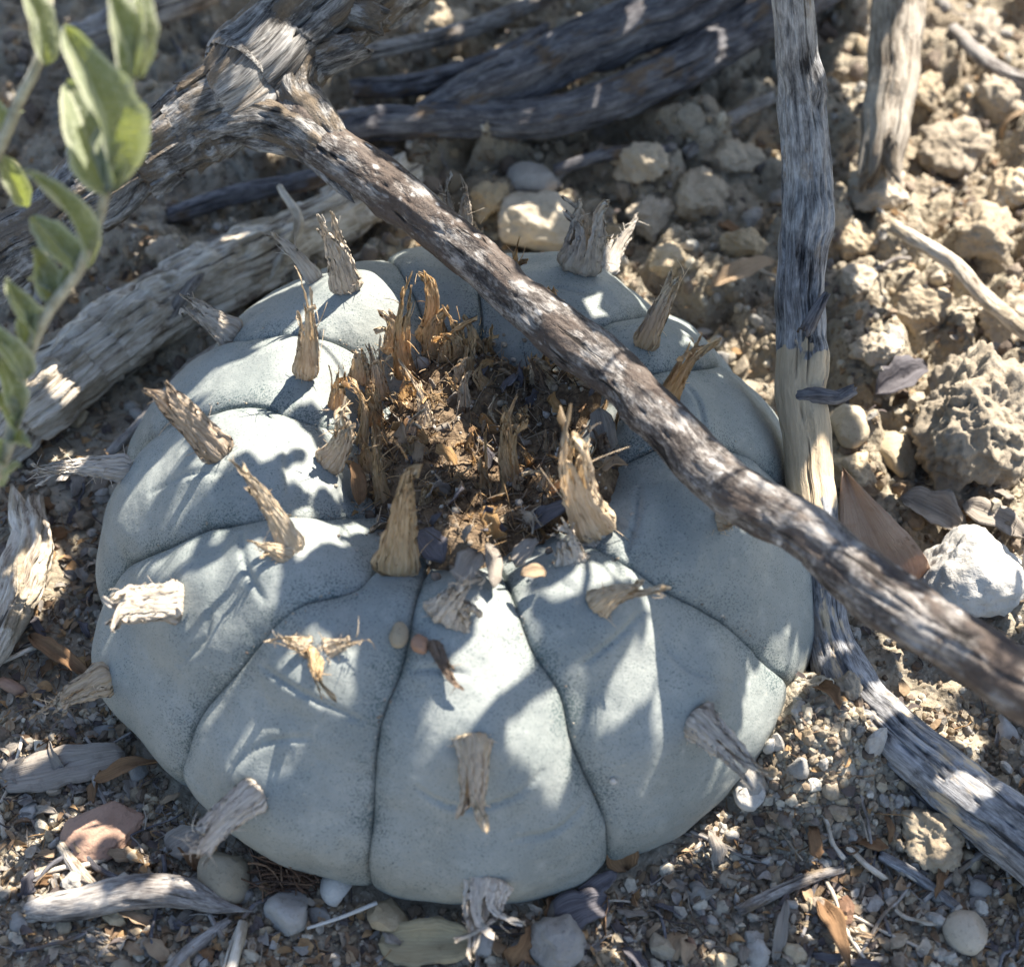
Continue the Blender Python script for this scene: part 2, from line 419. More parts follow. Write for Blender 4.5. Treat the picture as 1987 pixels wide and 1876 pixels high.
# warp the angular sampling so that grid lines follow the grooves exactly: every rib gets its own columns
cols_per = NA // NG
V_all = []
mat_body = m_body()
cactus = thing('button_cactus', (0, 0, 0), 'squat blue-grey ribbed button cactus with a brown woolly crown', 'cactus')
rib_objs = []; bodyV = []; bodyF = []; nb = 0
RIBLAB = {}
tcol = np.linspace(.012, 1, NR)
for k in range(NG):
    g0 = np.interp(tcol, TT, gth[k]); g1 = np.interp(tcol, TT, gth[(k + 1) % NG]) + (2 * np.pi if k == NG - 1 else 0)
    u = np.linspace(0, 1, cols_per + 1); u = .5 - .5 * np.cos(np.pi * u) if False else u + .06 * -np.sin(2 * np.pi * u)
    TH = g0[:, None] + (g1 - g0)[:, None] * u[None]; T2 = np.repeat(tcol[:, None], cols_per + 1, 1)
    th, t = TH.ravel(), T2.ravel()
    eps = 1e-5
    p, n, h, idx, gd = skin(np.clip(th, np.repeat(g0 + eps, cols_per + 1), np.repeat(g1 - eps, cols_per + 1)) if False else (lambda q: (q + np.pi) % (2 * np.pi) - np.pi)(th), t)
    # both edges of a rib meet its neighbours in the groove
    f = np.tile(u, NR); x = np.abs(2 * f - 1); wid = np.repeat(g1 - g0, cols_per + 1) * np.hypot(p[:, 0], p[:, 1])
    gd = (1 - x) * wid / 2
    rv = .85 + .3 * ((math.sin(k * 12.9898) * 43758.5) % 1.0); edge = sstep(0, .25, 1 - x); rv = 1 + (rv - 1) * edge
    amp = np.minimum(.25, .10 * (2 * np.pi / NG) * np.hypot(p[:, 0], p[:, 1])) * sstep(.02, .2, t) * (1 - .4 * sstep(.7, 1, t)) * (.95 + .45 * fbm(p[:, 0] * .7 + 4, p[:, 1] * .7, p[:, 2] * .7, 2, 53))
    h = amp * ((1 - x ** 2.7) ** .66 - .97) * rv - (.012 + .03 * sstep(-.3, .4, fbm(p[:, 0] * 1.7, p[:, 1] * 1.7, p[:, 2] * 1.7, 2, 51))) * np.exp(-(gd / .025) ** 2) * sstep(.1, .2, t)
    h = h + .10 * fbm(p[:, 0] * .9, p[:, 1] * .9, p[:, 2] * .9, 3, 3) + .006 * fbm(p[:, 0] * 6, p[:, 1] * 6, p[:, 2] * 6, 3, 8)
    h = h + areole_bumps(p)
    V = p + n * h[:, None]
    F = grid_faces(NR, cols_per + 1)
    cork = sstep(1.5, .2, p[:, 2]) * sstep(.3, .9, vnoise(p[:, 0] * .5 + 3, p[:, 1] * .5, 0, 4) * .5 + .6)
    o = mk('rib', V, F, mat_body, cactus, attrs={'groove': ('FLOAT', gd), 'cork': ('FLOAT', cork)})
    rib_objs.append(o)
    bodyV.append(V); bodyF.append(F + nb); nb += len(V)
bodyV = np.vstack(bodyV); bodyF = np.vstack(bodyF)
bvh_body = BVHTree.FromPolygons([Vector(v) for v in bodyV.tolist()], bodyF.tolist())
def on_body(px, py):
    h = hit(bvh_body, px, py)
    if h is None:
        r = ray(px, py); w = bodyV - CAMP; d = np.linalg.norm(w - np.outer(w @ r, r), axis=1)
        p = bodyV[np.argmin(d)]; return p, norm([p[0], p[1], .8]), None
    n = h[1] if h[1] @ (CAMP - h[0]) > 0 else -h[1]
    return h[0], n, h[2]
def rib_at(p):
    th, t = polar(p); i = lobe(np.array([th]), np.array([t]))[0][0]
    return rib_objs[int(i)]

# ------------------------------------------------------------------ the ground
MOUND = at_z(1590, 1440, .35)
def gheight(x, y, fine=True):
    x = np.asarray(x, float); y = np.asarray(y, float); r = np.hypot(x, y)
    fade = sstep(60, 20, r)
    z = .16 * fbm(x * .28, y * .28, 0, 3, 11)
    z = z + 1.15 * np.exp(-(((x - MOUND[0]) / 1.1) ** 2 + ((y - MOUND[1]) / 1.1) ** 2))
    # clods: large beyond and right of the plant, fine crumbs in front
    wr = np.clip(sstep(2.5, 6.5, y + .7 * np.maximum(x - 3, 0)) + sstep(5.2, 7.5, x) * sstep(-5, -1, y), 0, 1)
    wx = x + .25 * fbm(x * 1.1, y * 1.1, 3, 3, 21); wy = y + .25 * fbm(x * 1.1, y * 1.1, 8, 3, 22)
    f1, f2, c = worley(wx * .62, wy * .62, 5)
    z = z + wr * (.75 * (.25 + c) * sstep(0, .45, f2 - f1) * np.sqrt(np.clip(1 - (f1 / .95) ** 2, 0, 1)) - .15)
    f1, f2, c = worley(wx * 1.6, wy * 1.6, 6)
    z = z + (.10 + .22 * wr) * (.2 + c) * np.sqrt(np.clip(1 - (f1 / .8) ** 2, 0, 1)) * sstep(-.5, .3, fbm(x * .7, y * .7, 4, 2, 9))
    if fine:
        f1, f2, c = worley(wx * 4.2, wy * 4.2, 7)
        z = z + (.055 + .05 * wr) * c * np.sqrt(np.clip(1 - (f1 / .75) ** 2, 0, 1))
        bl = np.abs(fbm(x * 2.6, y * 2.6, 1, 5, 31, .68)); z = z + (.07 + .16 * wr) * (.28 - bl) * 1.4 + (.03 + .03 * wr) * fbm(x * 9, y * 9, 1, 2, 33)
    z = z * fade
    z = z + .05 * np.exp(-((r - 5.0) / .35) ** 2)
    return z - .6 * sstep(4.7, 4.2, r)
def axis(lo, hi, step, far, n):
    c = np.arange(lo, hi + step / 2, step); g = np.geomspace(step, far, n)
    return np.r_[(lo - np.cumsum(g))[::-1], c, hi + np.cumsum(g)]
gx = axis(-11.5, 13, .05, 1500, 34); gy = axis(-9.5, 17, .05, 1500, 34)
GX, GY = np.meshgrid(gx, gy, indexing='xy')
GZ = gheight(GX.ravel(), GY.ravel())
GV = np.stack([GX.ravel(), GY.ravel(), GZ], -1); GF = grid_faces(len(gy), len(gx))
ground = mk('ground', GV, GF, m_soil(), origin=(0, 0, 0), kind='structure', label='dry crumbly tan soil strewn with grit and litter')
bvh_ground = BVHTree.FromPolygons([Vector(v) for v in GV.tolist()], GF.tolist())
def on_ground(px, py):
    h = hit(bvh_ground, px, py)
    p = h[0] if h else at_z(px, py, 0)
    return p
def gz(x, y):
    h = bvh_ground.ray_cast(Vector((x, y, 50)), Vector((0, 0, -1))); return h[0][2] if h[0] else 0.
def gpt(px, py, off=0.):
    p = on_ground(px, py); return p + np.array([0, 0, off])

# ------------------------------------------------------------------ wood
def wood(P, R, seed=0, step=.035, m=60, lump=.16, ridge=.10, crack=.10, knots=(), ends=('broken', 'broken'), barkr=0., jag=.5):
    P = np.asarray(P, float); R = np.asarray(R, float)
    L = np.linalg.norm(np.diff(P, axis=0), axis=1).sum(); n = int(max(12, min(700, L / step)))
    Q = spline(np.c_[P, R], n); R = np.clip(Q[:, 3], .01, None); Q = Q[:, :3]
    wob = np.stack([fbm(np.linspace(0, L, n) * .9, k * 7.3, seed, 3, seed + k) for k in range(3)], 1); Q = Q + wob * R[:, None] * .22
    T, N, B = frames(Q); s = np.r_[0, np.cumsum(np.linalg.norm(np.diff(Q, axis=0), axis=1))]
    a = np.linspace(0, 2 * np.pi, m, endpoint=False); A, SS = np.meshgrid(a, s); RR = np.repeat(R[:, None], m, 1)
    ca, sa = np.cos(A), np.sin(A); tw = .35 * SS / max(R.mean(), .05) * .12
    ca2, sa2 = np.cos(A + tw), np.sin(A + tw); k = 1 / max(R.mean(), .05)
    d = lump * fbm(ca * 1.1 + seed, sa * 1.1, SS * k * .35, 3, seed)
    d = d + ridge * fbm(ca2 * 3.2, sa2 * 3.2, SS * k * .13 + seed, 4, seed + 3, .6)
    cr = np.abs(fbm(ca2 * 2.3 + 9, sa2 * 2.3, SS * k * .10 + seed, 3, seed + 7)); d = d - crack * sstep(.09, .01, cr) * (.5 + .5 * sstep(-.2, .3, fbm(ca, sa, SS * k * .4, 2, seed + 12)))
    if barkr:
        f = fbm(ca2 * RR * 2.0, sa2 * RR * 2.0, SS * 1.3 + seed, 5, seed + 15, .62); d = d + barkr * (f + .8 * sstep(-.05, .05, fbm(ca2 * RR * 1.6 + 5, sa2 * RR * 1.6, SS * .8, 4, seed + 19, .6)) - .4)
    for (sf, ang, size, hgt) in knots:
        da = np.angle(np.exp(1j * (A - ang))) * RR; q = np.hypot(da, SS - sf * s[-1])
        d = d + hgt * np.exp(-(q / size) ** 2) - .55 * hgt * np.exp(-(q / (size * .35)) ** 2)
    rad = RR * (1 + d)
    ax = np.zeros_like(A)
    for e, (end, sg) in enumerate(zip(ends, (-1, 1))):
        if end == 'broken':
            w = np.exp(-(SS if e == 0 else s[-1] - SS) / (R.mean() * .55))
            ax = ax + sg * w * jag * RR * (1.4 * fbm(ca * 2.0 + 3 * e, sa * 2.0, seed + e, 4, seed + 30) + .5)
        if end == 'taper': rad = rad * sstep(-.02, R.mean() * 4, SS if e == 0 else s[-1] - SS) ** .6
    V = Q[:, None] + rad[..., None] * (ca[..., None] * N[:, None] + sa[..., None] * B[:, None]) + ax[..., None] * T[:, None]
    G = np.stack([ca * RR, sa * RR, SS + seed * 3.7], -1)
    F = grid_faces(n, m, True).tolist(); V = V.reshape(-1, 3); G = G.reshape(-1, 3)
    c0, c1 = len(V), len(V) + 1
    V = np.vstack([V, V[:m].mean(0) + T[0] * R[0] * .25, V[-m:].mean(0) - T[-1] * R[-1] * .25]); G = np.vstack([G, G[:m].mean(0), G[-m:].mean(0)])
    F += [[(j + 1) % m, j, c0] for j in range(m)] + [[(n - 1) * m + j, (n - 1) * m + (j + 1) % m, c1] for j in range(m)]
    return V, F, G
def from_px(spec, mode):
    """spec rows: px, py, depth or height, width in px"""
    P = np.array([(at_depth(a, b, c) if mode == 'd' else at_z(a, b, c) if mode == 'z' else gpt(a, b, c)) for a, b, c, w in spec])
    R = np.array([w * .5 * cmpx(p) for p, (_, _, _, w) in zip(P, spec)])
    return P, R
def stick(name, spec, mode, mat, label, cat, parent=None, group=None, **k):
    zn = k.pop('zones', None); P, R = from_px(spec, mode); V, F, G = wood(P, R, **k)
    at = {'grain': ('FLOAT_VECTOR', G)}
    if zn:
        yy = to_px(V)[:, 1] + 150 * fbm(V[:, 0] * 2.2, V[:, 1] * 2.2, V[:, 2] * 1.1, 4, 71); zv = np.zeros(len(V))
        for a, b_, w in zn: zv = np.maximum(zv, w * sstep(a - 40, a + 40, yy) * sstep(b_ + 60, b_ - 60, yy))
        at['zone'] = ('FLOAT', zv)
    if parent is not None: return mk(name, V, F, mat, parent, attrs=at)
    return mk(name, V, F, mat, None, attrs=at, label=label, cat=cat, group=group)

W_grey = m_wood('weathered_grey_wood', (.045, .038, .034), (.18, .16, .145), (.37, .345, .315), (.20, .15, .10), .12)
W_bark = m_wood('rough_grey_bark', (.018, .016, .015), (.115, .107, .10), (.40, .385, .365), (.20, .155, .11), .42, bumpd=.0014, stretch=1.8)
W_twig = m_wood('speckled_twig_bark', (.02, .016, .015), (.085, .073, .066), (.31, .29, .27), (.105, .08, .066), .5, fleck=.8, grain=.8, stretch=2.6)
W_tan = m_wood('grey_and_tan_wood', (.02, .019, .02), (.155, .153, .156), (.37, .37, .375), (.24, .20, .16), .06, zone=(.52, .41, .275))
W_pale = m_wood('bleached_wood', (.11, .08, .058), (.42, .36, .285), (.62, .57, .49), (.34, .28, .20), .3)
W_stub = m_wood('sun_dried_wood', (.07, .055, .042), (.23, .195, .155), (.40, .355, .295), (.20, .16, .12), .3)
W_dark = m_wood('dark_grey_wood', (.025, .024, .027), (.085, .082, .09), (.20, .195, .20), (.16, .11, .07), .2)  # dark, faintly bluish grey wood

fork_base = at_depth(-120, 575, 21.5)
fork = thing('forked_dead_branch', (fork_base[0], fork_base[1], gz(fork_base[0], fork_base[1])), 'forked dead branch with cracked grey bark reaching across above the cactus', 'branch')
stick('limb', [(-200, 640, 21.9, 140), (60, 460, 22.0, 140), (230, 345, 22.0, 140), (390, 232, 21.9, 158), (500, 160, 21.8, 200), (590, 60, 22.0, 205), (730, -60, 22.4, 185), (900, -190, 22.9, 170)], 'd', W_bark, None, None, fork,
      seed=4, m=130, step=.028, lump=.22, ridge=.16, crack=.26, barkr=.045, knots=((.33, 4.2, .28, .45), (.50, .6, .35, .3), (.58, 5.0, .3, .35)))
stick('side_branch', [(470, 125, 22.2, 130), (530, 185, 21.9, 126), (592, 238, 21.6, 116), (650, 290, 21.4, 100), (750, 360, 21.0, 96), (860, 445, 20.6, 92), (1000, 570, 19.8, 90), (1110, 660, 19.2, 100), (1210, 740, 18.7, 96), (1380, 912, 17.7, 106), (1480, 985, 17.2, 116), (1580, 1050, 16.8, 112), (1750, 1185, 16.1, 120), (1987, 1332, 15.2, 128), (2260, 1490, 14.3, 140)],
      'd', W_twig, None, None, fork, seed=9, m=84, step=.028, lump=.18, ridge=.07, crack=.10, barkr=.05, knots=((.22, 1.0, .22, .2), (.36, 4.6, .18, .22), (.48, 3.0, .25, .18), (.55, .4, .2, .2), (.66, 5.2, .22, .2), (.78, 2.0, .3, .2)))
stick('broken_stub', [(590, 130, 21.8, 60), (650, 105, 21.5, 66), (692, 88, 21.4, 58)], 'd', W_bark, None, None, fork, seed=14, m=40, barkr=.09, ridge=.15, jag=.9)
stick('broken_stub', [(630, 20, 22.0, 90), (700, 30, 21.7, 75), (745, 45, 21.6, 50)], 'd', W_bark, None, None, fork, seed=15, m=44, barkr=.14, ridge=.2, jag=1.1)
stick('bark_ridge', [(440, 262, 21.6, 30), (500, 276, 21.5, 40), (560, 286, 21.45, 46), (620, 320, 21.35, 36), (690, 395, 21.1, 26)], 'd', W_bark, None, None, fork, seed=16, m=36, barkr=.12, ends=('taper', 'taper'))
for q, sp_ in enumerate([[(300, 310, 21.9, 40), (380, 268, 21.65, 66), (460, 236, 21.5, 80), (530, 236, 21.4, 86), (610, 276, 21.25, 76), (700, 340, 21.05, 50)], [(690, -10, 22.1, 50), (622, 70, 21.75, 84), (580, 140, 21.55, 92), (574, 196, 21.45, 90), (630, 258, 21.3, 74), (720, 335, 21., 44)]]):
    stick('wood_ridge', sp_, 'd', W_bark, None, None, fork, seed=61 + q, m=64, step=.03, lump=.18, ridge=.16, crack=.2, barkr=.07, ends=('taper', 'taper'))
# lifting bark plates on the limb
rb = random.Random(12)
limbP = spline([at_depth(a, b, c) for a, b, c in ((60, 460, 22.0), (230, 345, 22.0), (390, 232, 21.9), (500, 160, 21.8), (590, 60, 22.0))], 60)
for k in range(9):
    i = rb.randrange(4, 56); c = limbP[i]; ax = norm(limbP[i + 2] - limbP[i - 2]); rad = (.53 + .25 * sstep(20, 48, i)) * .97
    ang = rb.uniform(-1.3, 1.3); toC = norm(CAMP - c); toC = norm(toC - ax * (toC @ ax)); sd = np.cross(ax, toC)
    n = toC * math.cos(ang) + sd * math.sin(ang); s2 = np.cross(ax, n); l, w = rb.uniform(.10, .34), rb.uniform(.05, .15)
    u, v = np.meshgrid(np.linspace(-1, 1, 6), np.linspace(-1, 1, 5), indexing='ij')
    out = 1 + .28 * vnoise(u * 3 + k, v * 3, k, 5)
    lift = rad + .015 + .05 * (v > .5) * rb.random() + .03 * vnoise(u * 2, v * 2, k + .5, 6)
    Pt = c + (u * l * out)[..., None] * ax + (v * w * out)[..., None] * s2 + (lift - .22 * (v * w) ** 2 / .5)[..., None] * n
    top = Pt.reshape(-1, 3); bot = top - n * .045
    Fq = grid_faces(6, 5); V = np.vstack([top, bot]); F = Fq.tolist() + (Fq[:, ::-1] + 30).tolist()
    ring = [0, 1, 2, 3, 4, 9, 14, 19, 24, 29, 28, 27, 26, 25, 20, 15, 10, 5]
    F += [[ring[q], ring[(q + 1) % 18] , ring[(q + 1) % 18] + 30, ring[q] + 30][::-1] for q in range(18)]
    G = np.c_[np.tile((v * w).ravel(), 2) * 1.5 + k, np.zeros(60), np.tile((u * l).ravel(), 2) + k * 2.]
    mk('bark_plate', V, F, W_bark, fork, smooth=False, attrs={'grain': ('FLOAT_VECTOR', G)})

post = thing('bent_grey_stick', at_z(1605, 1260, .3), 'bent grey and tan stick leaning against the right flank of the cactus', 'stick')
stick('shaft', [(1535, -110, 7.2, 82), (1543, 60, 6.2, 80), (1552, 200, 5.3, 90), (1558, 400, 4.2, 100), (1560, 560, 3.4, 94), (1562, 700, 2.8, 96), (1558, 800, 2.4, 98), (1566, 930, 1.9, 94), (1585, 1080, 1.4, 94), (1606, 1230, .95, 90), (1650, 1345, .7, 118), (1720, 1420, .62, 116), (1830, 1510, .6, 122), (1960, 1620, .6, 130), (2130, 1760, .6, 130)],
      'z', W_tan, None, None, post, zones=[(690, 1010, 1.), (1150, 2000, .42)], seed=22, m=84, step=.03, lump=.13, ridge=.11, crack=.22, knots=((.13, 4.4, .22, .22), (.26, 5.0, .3, .28), (.27, 2.6, .3, .2), (.40, 4.6, .25, .25)))
stick('broken_twig_stub', [(1552, 770, 2.65, 40), (1590, 768, 2.75, 34), (1625, 770, 2.75, 28), (1655, 756, 2.85, 20)], 'z', W_dark, None, None, post, seed=24, m=28, ridge=.2, jag=.8)
stick('broken_twig_stub', [(1565, 640, 3.25, 30), (1585, 600, 3.5, 24), (1603, 572, 3.6, 14)], 'z', W_dark, None, None, post, seed=25, m=24, ridge=.2, jag=.8)

stick('fallen_log', [(0, 835, .62, 128), (90, 760, .7, 150), (200, 675, .75, 142), (330, 590, .75, 132), (480, 515, .7, 122), (640, 425, .7, 110), (790, 345, .6, 90)], 'z', W_pale, 'pale bleached fallen stick with split bark lying behind the cactus left flank', 'stick', seed=31, m=110, step=.035, lump=.22, ridge=.24, crack=.32, barkr=.13)
stick('fallen_branch', [(560, 262, 1.0, 58), (720, 240, 1.0, 66), (880, 232, 1.0, 72), (1050, 226, 1.1, 76), (1200, 188, 1.2, 84), (1330, 128, 1.2, 92), (1500, 25, 1.3, 100), (1640, -80, 1.3, 104)], 'z', W_dark, 'long dark grey fallen branch lying across the soil beyond the cactus', 'branch', seed=33, m=60, step=.05, ridge=.2, crack=.2, lump=.2)
stick('fallen_branch', [(820, 230, .8, 60), (960, 172, 1.3, 95), (1120, 95, 1.6, 110), (1290, 30, 1.8, 110), (1440, -60, 2., 110)], 'z', W_dark, 'thick blackish branch lying above the long grey one beyond the cactus', 'branch', seed=34, m=60, step=.05, ridge=.22, crack=.2, lump=.22)
stick('snapped_stick', [(1752, -120, 3.2, 98), (1744, 20, 2.5, 100), (1732, 130, 2.0, 100), (1720, 220, 1.6, 94), (1716, 285, 1.35, 80)], 'z', W_stub, 'snapped stick with a splintered end pointing down at the sunlit soil', 'stick', seed=37, m=80, step=.04, lump=.08, ridge=.10, crack=.12, jag=1.9)
stick('thin_stick', [(1735, 440, .95, 26), (1800, 480, 1.0, 30), (1860, 520, 1.0, 30), (1920, 582, 1.0, 32), (2060, 700, .9, 34)], 'z', W_pale, 'thin pale stick lying on the bright soil near the snapped stick', 'stick', seed=38, m=30)
stick('thin_twig', [(215, 880, .35, 20), (300, 795, .7, 24), (360, 722, 1.1, 24), (400, 690, 1.4, 22), (450, 664, 1.8, 20), (545, 634, 2.55, 14)], 'z', W_grey, 'thin grey twig propped against the back left of the cactus', 'twig', seed=39, m=30, knots=((.5, 1, .1, .6), (.62, 2, .1, .6)))
stick('broken_wood_chunk', [(55, 985, .45, 60), (62, 1050, .5, 84), (38, 1120, .5, 84), (5, 1200, .45, 70), (-40, 1290, .4, 60)], 'z', W_pale, 'splintered pale wood chunk lying left of the cactus', 'wood', seed=41, m=80, lump=.34, ridge=.3, crack=.35, barkr=.16, jag=1.2)
stick('short_stick', [(62, 1778, .2, 30), (110, 1776, .26, 58), (180, 1768, .3, 64), (265, 1750, .32, 66), (360, 1752, .3, 60), (430, 1772, .24, 34), (500, 1782, .2, 12)], 'g', W_grey, 'short tapering grey stick lying by the tan pebble', 'stick', seed=43, m=50, step=.025, ends=('broken', 'taper'), lump=.1)
BG = [([(600, 120, 1.2, 30), (760, 92, 1.3, 34), (930, 50, 1.3, 36), (1100, -30, 1.4, 40)], W_grey, 'slim grey stick lying behind the bark fork'), ([(690, 175, .8, 40), (830, 160, .9, 46), (960, 120, 1.0, 40), (1060, 60, 1.0, 34)], W_dark, 'short dark stick tucked above the long grey branch'),
      ([(100, 90, 1.0, 60), (240, 40, 1.1, 70), (420, -40, 1.2, 70)], W_grey, 'grey stick lying far behind the leafy shoot'), ([(330, 420, .5, 34), (450, 380, .6, 40), (600, 350, .6, 36), (760, 300, .6, 30)], W_dark, 'dark stick lying in the shade under the bark limb'),
      ([(1080, 330, .6, 22), (1180, 300, .8, 26), (1300, 290, .8, 22)], W_dark, 'thin dark twig lying beyond the broad tan rock'), ([(1330, 300, .6, 24), (1420, 230, .7, 28), (1500, 190, .8, 26)], W_grey, 'grey twig lying behind the upright bent stick'),
      ([(1850, 60, .8, 26), (1930, 130, .8, 30), (2020, 170, .8, 30)], W_grey, 'brownish stick lying on the bright soil at the far right'), ([(620, 60, .8, 24), (720, 20, .9, 24), (800, -20, 1., 24)], W_pale, 'slim pale stick lying far behind the bark fork')]
for i, (sp_, mt, lb) in enumerate(BG): stick('fallen_stick', sp_, 'z', mt, lb, 'stick', seed=80 + i, m=30, step=.06, lump=.2, ridge=.2, crack=.2)
TW = [('twig', [(1432, 1772, .1, 22), (1500, 1742, .14, 24), (1570, 1712, .14, 22), (1632, 1692, .1, 16)], W_grey, 'straight dark grey twig lying on the gravel right of the purple flake'),
      ('twig', [(122, 1645, .1, 18), (150, 1690, .14, 24), (185, 1725, .12, 22), (215, 1745, .06, 14)], W_pale, 'short whitish twig beside the rust coloured flat stone'),
      ('twig', [(205, 1746, .12, 22), (280, 1726, .14, 24), (345, 1716, .08, 14)], W_grey, 'grey twig between the rust stone and the tapering stick'),
      ('twig', [(300, 1920, .1, 26), (380, 1845, .14, 30), (445, 1790, .08, 14)], W_grey, 'grey forked twig below the tan pebble'),
      ('twig', [(445, 1900, .1, 28), (462, 1840, .14, 28), (472, 1800, .1, 22)], W_pale, 'stubby tan twig standing in the grit near the tan pebble'),
      ('twig', [(1705, 1665, .1, 22), (1770, 1705, .12, 24), (1850, 1765, .1, 20)], W_tan, 'olive grey twig above the oval pebble'),
      ('twig', [(1972, 1180, .5, 34), (1980, 1080, .9, 36), (1995, 960, 1.3, 36)], W_grey, 'upright grey twig end beside the white rock'),
      ('twig', [(1790, 1750, .08, 14), (1850, 1700, .1, 16), (1930, 1640, .1, 14)], W_grey, 'thin twig lying under the bent stick end'),
      ('twig', [(300, 700, .3, 20), (360, 640, .6, 26), (420, 590, .9, 22)], W_grey, 'stubby grey twig on the pale fallen stick'),
      ('twig', [(520, 585, .4, 18), (590, 520, .9, 20), (560, 470, 1.2, 12)], W_pale, 'curved pale stalk behind the cactus back left rib')]
for i, (nm, sp, mt, lb) in enumerate(TW): stick(nm, sp, 'g', mt, lb, 'twig', seed=50 + i, m=22, step=.03, lump=.15, ridge=.15)

# ------------------------------------------------------------------ dried wool tufts, sub-parts of the ribs
T_orange = m_tuft('amber_wool', (.54, .375, .195), (.70, .53, .33), (.25, .15, .075), .36, (.78, .42, .12))
T_tan = m_tuft('tan_wool', (.56, .43, .28), (.72, .60, .44), (.30, .20, .125), .28, (.7, .42, .16))
T_grey = m_tuft('grey_wool', (.48, .405, .32), (.66, .585, .49), (.24, .185, .14), .18, (.5, .36, .2))
T_pale = m_tuft('bleached_wool', (.50, .44, .37), (.66, .61, .54), (.25, .2, .16), .2, (.6, .5, .35))
T_brown = m_tuft('brown_wool', (.38, .29, .205), (.52, .42, .32), (.17, .12, .08), .2, (.5, .3, .14))
T_dark = m_tuft('dark_wool', (.16, .11, .075), (.27, .20, .145), (.06, .04, .03), .15, (.4, .22, .1))
def tuft(base, nrm, tip, ctrl, w0, w1, seed, fingers=3, split=.5, ragged=.35, flat=.55, fib=10, spread=.25):
    rng = np.random.default_rng(seed); m, n = 60, 22; fingers = fingers + 1; flat = flat * .56
    s = np.linspace(0, 1, n); B = lambda u: ((1 - u) ** 2)[..., None] * base + (2 * u * (1 - u))[..., None] * ctrl + (u ** 2)[..., None] * tip
    dB = lambda u: (2 * (1 - u))[..., None] * (ctrl - base) + (2 * u)[..., None] * (tip - ctrl)
    L = np.linalg.norm(tip - base); view = norm(CAMP - base)
    cuts = np.sort(rng.random(fingers)) * 2 * np.pi; cuts = (cuts + np.arange(fingers) * 2 * np.pi / fingers) / 2 + .3
    th = np.linspace(0, 2 * np.pi, m, endpoint=False)
    fid = np.searchsorted(np.sort(cuts % (2 * np.pi)), th) % fingers
    cen = np.array([np.angle(np.exp(1j * th[fid == k]).mean()) if (fid == k).any() else 0. for k in range(fingers)])
    Lk = 1 - ragged * rng.random(fingers); Lk[rng.integers(fingers)] = 1.0
    colr = 1 - .16 * rng.random(m) ** 2
    drift = rng.normal(size=(fingers, 3)) * spread * w0
    rid = 1 + .16 * vnoise(np.cos(th)[None] * 2.6 + seed, np.sin(th)[None] * 2.6, (s * 1.6)[:, None], seed % 97) + .20 * vnoise(np.cos(th)[None] * 15 + seed, np.sin(th)[None] * 15, (s * 2.)[:, None], seed % 89 + 2)
    def at(u, thv, rd):
        P = B(u); T = dB(u); T = T / (np.linalg.norm(T, axis=-1)[..., None] + 1e-9)
        sd = np.cross(T, view); sd = sd / (np.linalg.norm(sd, axis=-1)[..., None] + 1e-9); fn = np.cross(sd, T)
        w = (w0 + (w1 - w0) * u) * (.66 + .56 * np.exp(-u / .14)) * np.sqrt(np.clip((u + .004) / .10, 0, 1)) ** .8 / 2
        return P + (w * rd * np.cos(thv))[..., None] * sd + (w * rd * flat * np.sin(thv))[..., None] * fn
    U, TH = np.meshgrid(s, th, indexing='ij'); K = np.repeat(fid[None], n, 0)
    Ue = U * Lk[K] * np.repeat(colr[None], n, 0)
    Pt = at(Ue, TH, rid)
    q = np.clip((U - split) / (1 - split), 0, 1) ** 1.3
    Pc = at(Ue, cen[K], rid * .55) + drift[K] * (q ** 2)[..., None]
    V = Pt + (Pc - Pt) * (q * .82)[..., None]
    V = V + rng.normal(size=V.shape) * w0 * .014
    isp = int(split * (n - 1)); F = []
    for i in range(n - 1):
        for j in range(m):
            j2 = (j + 1) % m
            if i >= isp and fid[j] != fid[j2]: continue
            F.append([i * m + j, i * m + j2, (i + 1) * m + j2, (i + 1) * m + j])
    V = V.reshape(-1, 3); G = np.stack([np.cos(TH) * w0 * 1.2, np.sin(TH) * w0 * 1.2, U * L + seed * 1.3], -1).reshape(-1, 3)
    F.append(list(range(m))[::-1])
    Vs, Fs, Gs = [V], F, [G]; nv = len(V)
    Fs = list(F)
    for k in range(fib + 20):
        u0 = rng.uniform(.02, .95) if k < fib else rng.uniform(.0, .10); ln = rng.uniform(.05, .15) * L if k < fib else rng.uniform(.03, .09); a = rng.uniform(0, 2 * np.pi)
        p0 = at(np.array(u0), np.array(a), np.array(.9)); t0 = norm(dB(np.array(u0))); out = norm(p0 - B(np.array(u0)))
        dirn = norm(t0 * rng.uniform(.4, 1) + out * rng.uniform(.1, .7) + rng.normal(size=3) * .3)
        cv = rng.normal(size=3) * .7
        pts = np.array([p0 + dirn * ln * x + cv * ln * x * x for x in np.linspace(0, 1, 5)])
        v, f = tube(pts, np.linspace(.009, .003, 5), 3); Vs.append(v); Gs.append(np.c_[v[:, :2] * .2, v[:, 2]]); Fs += [[q + nv for q in ff] for ff in f]; nv += len(v)
    return np.vstack(Vs), Fs, np.vstack(Gs)
def surface_pt(px, py): p, n, i = on_body(px, py); return p, n
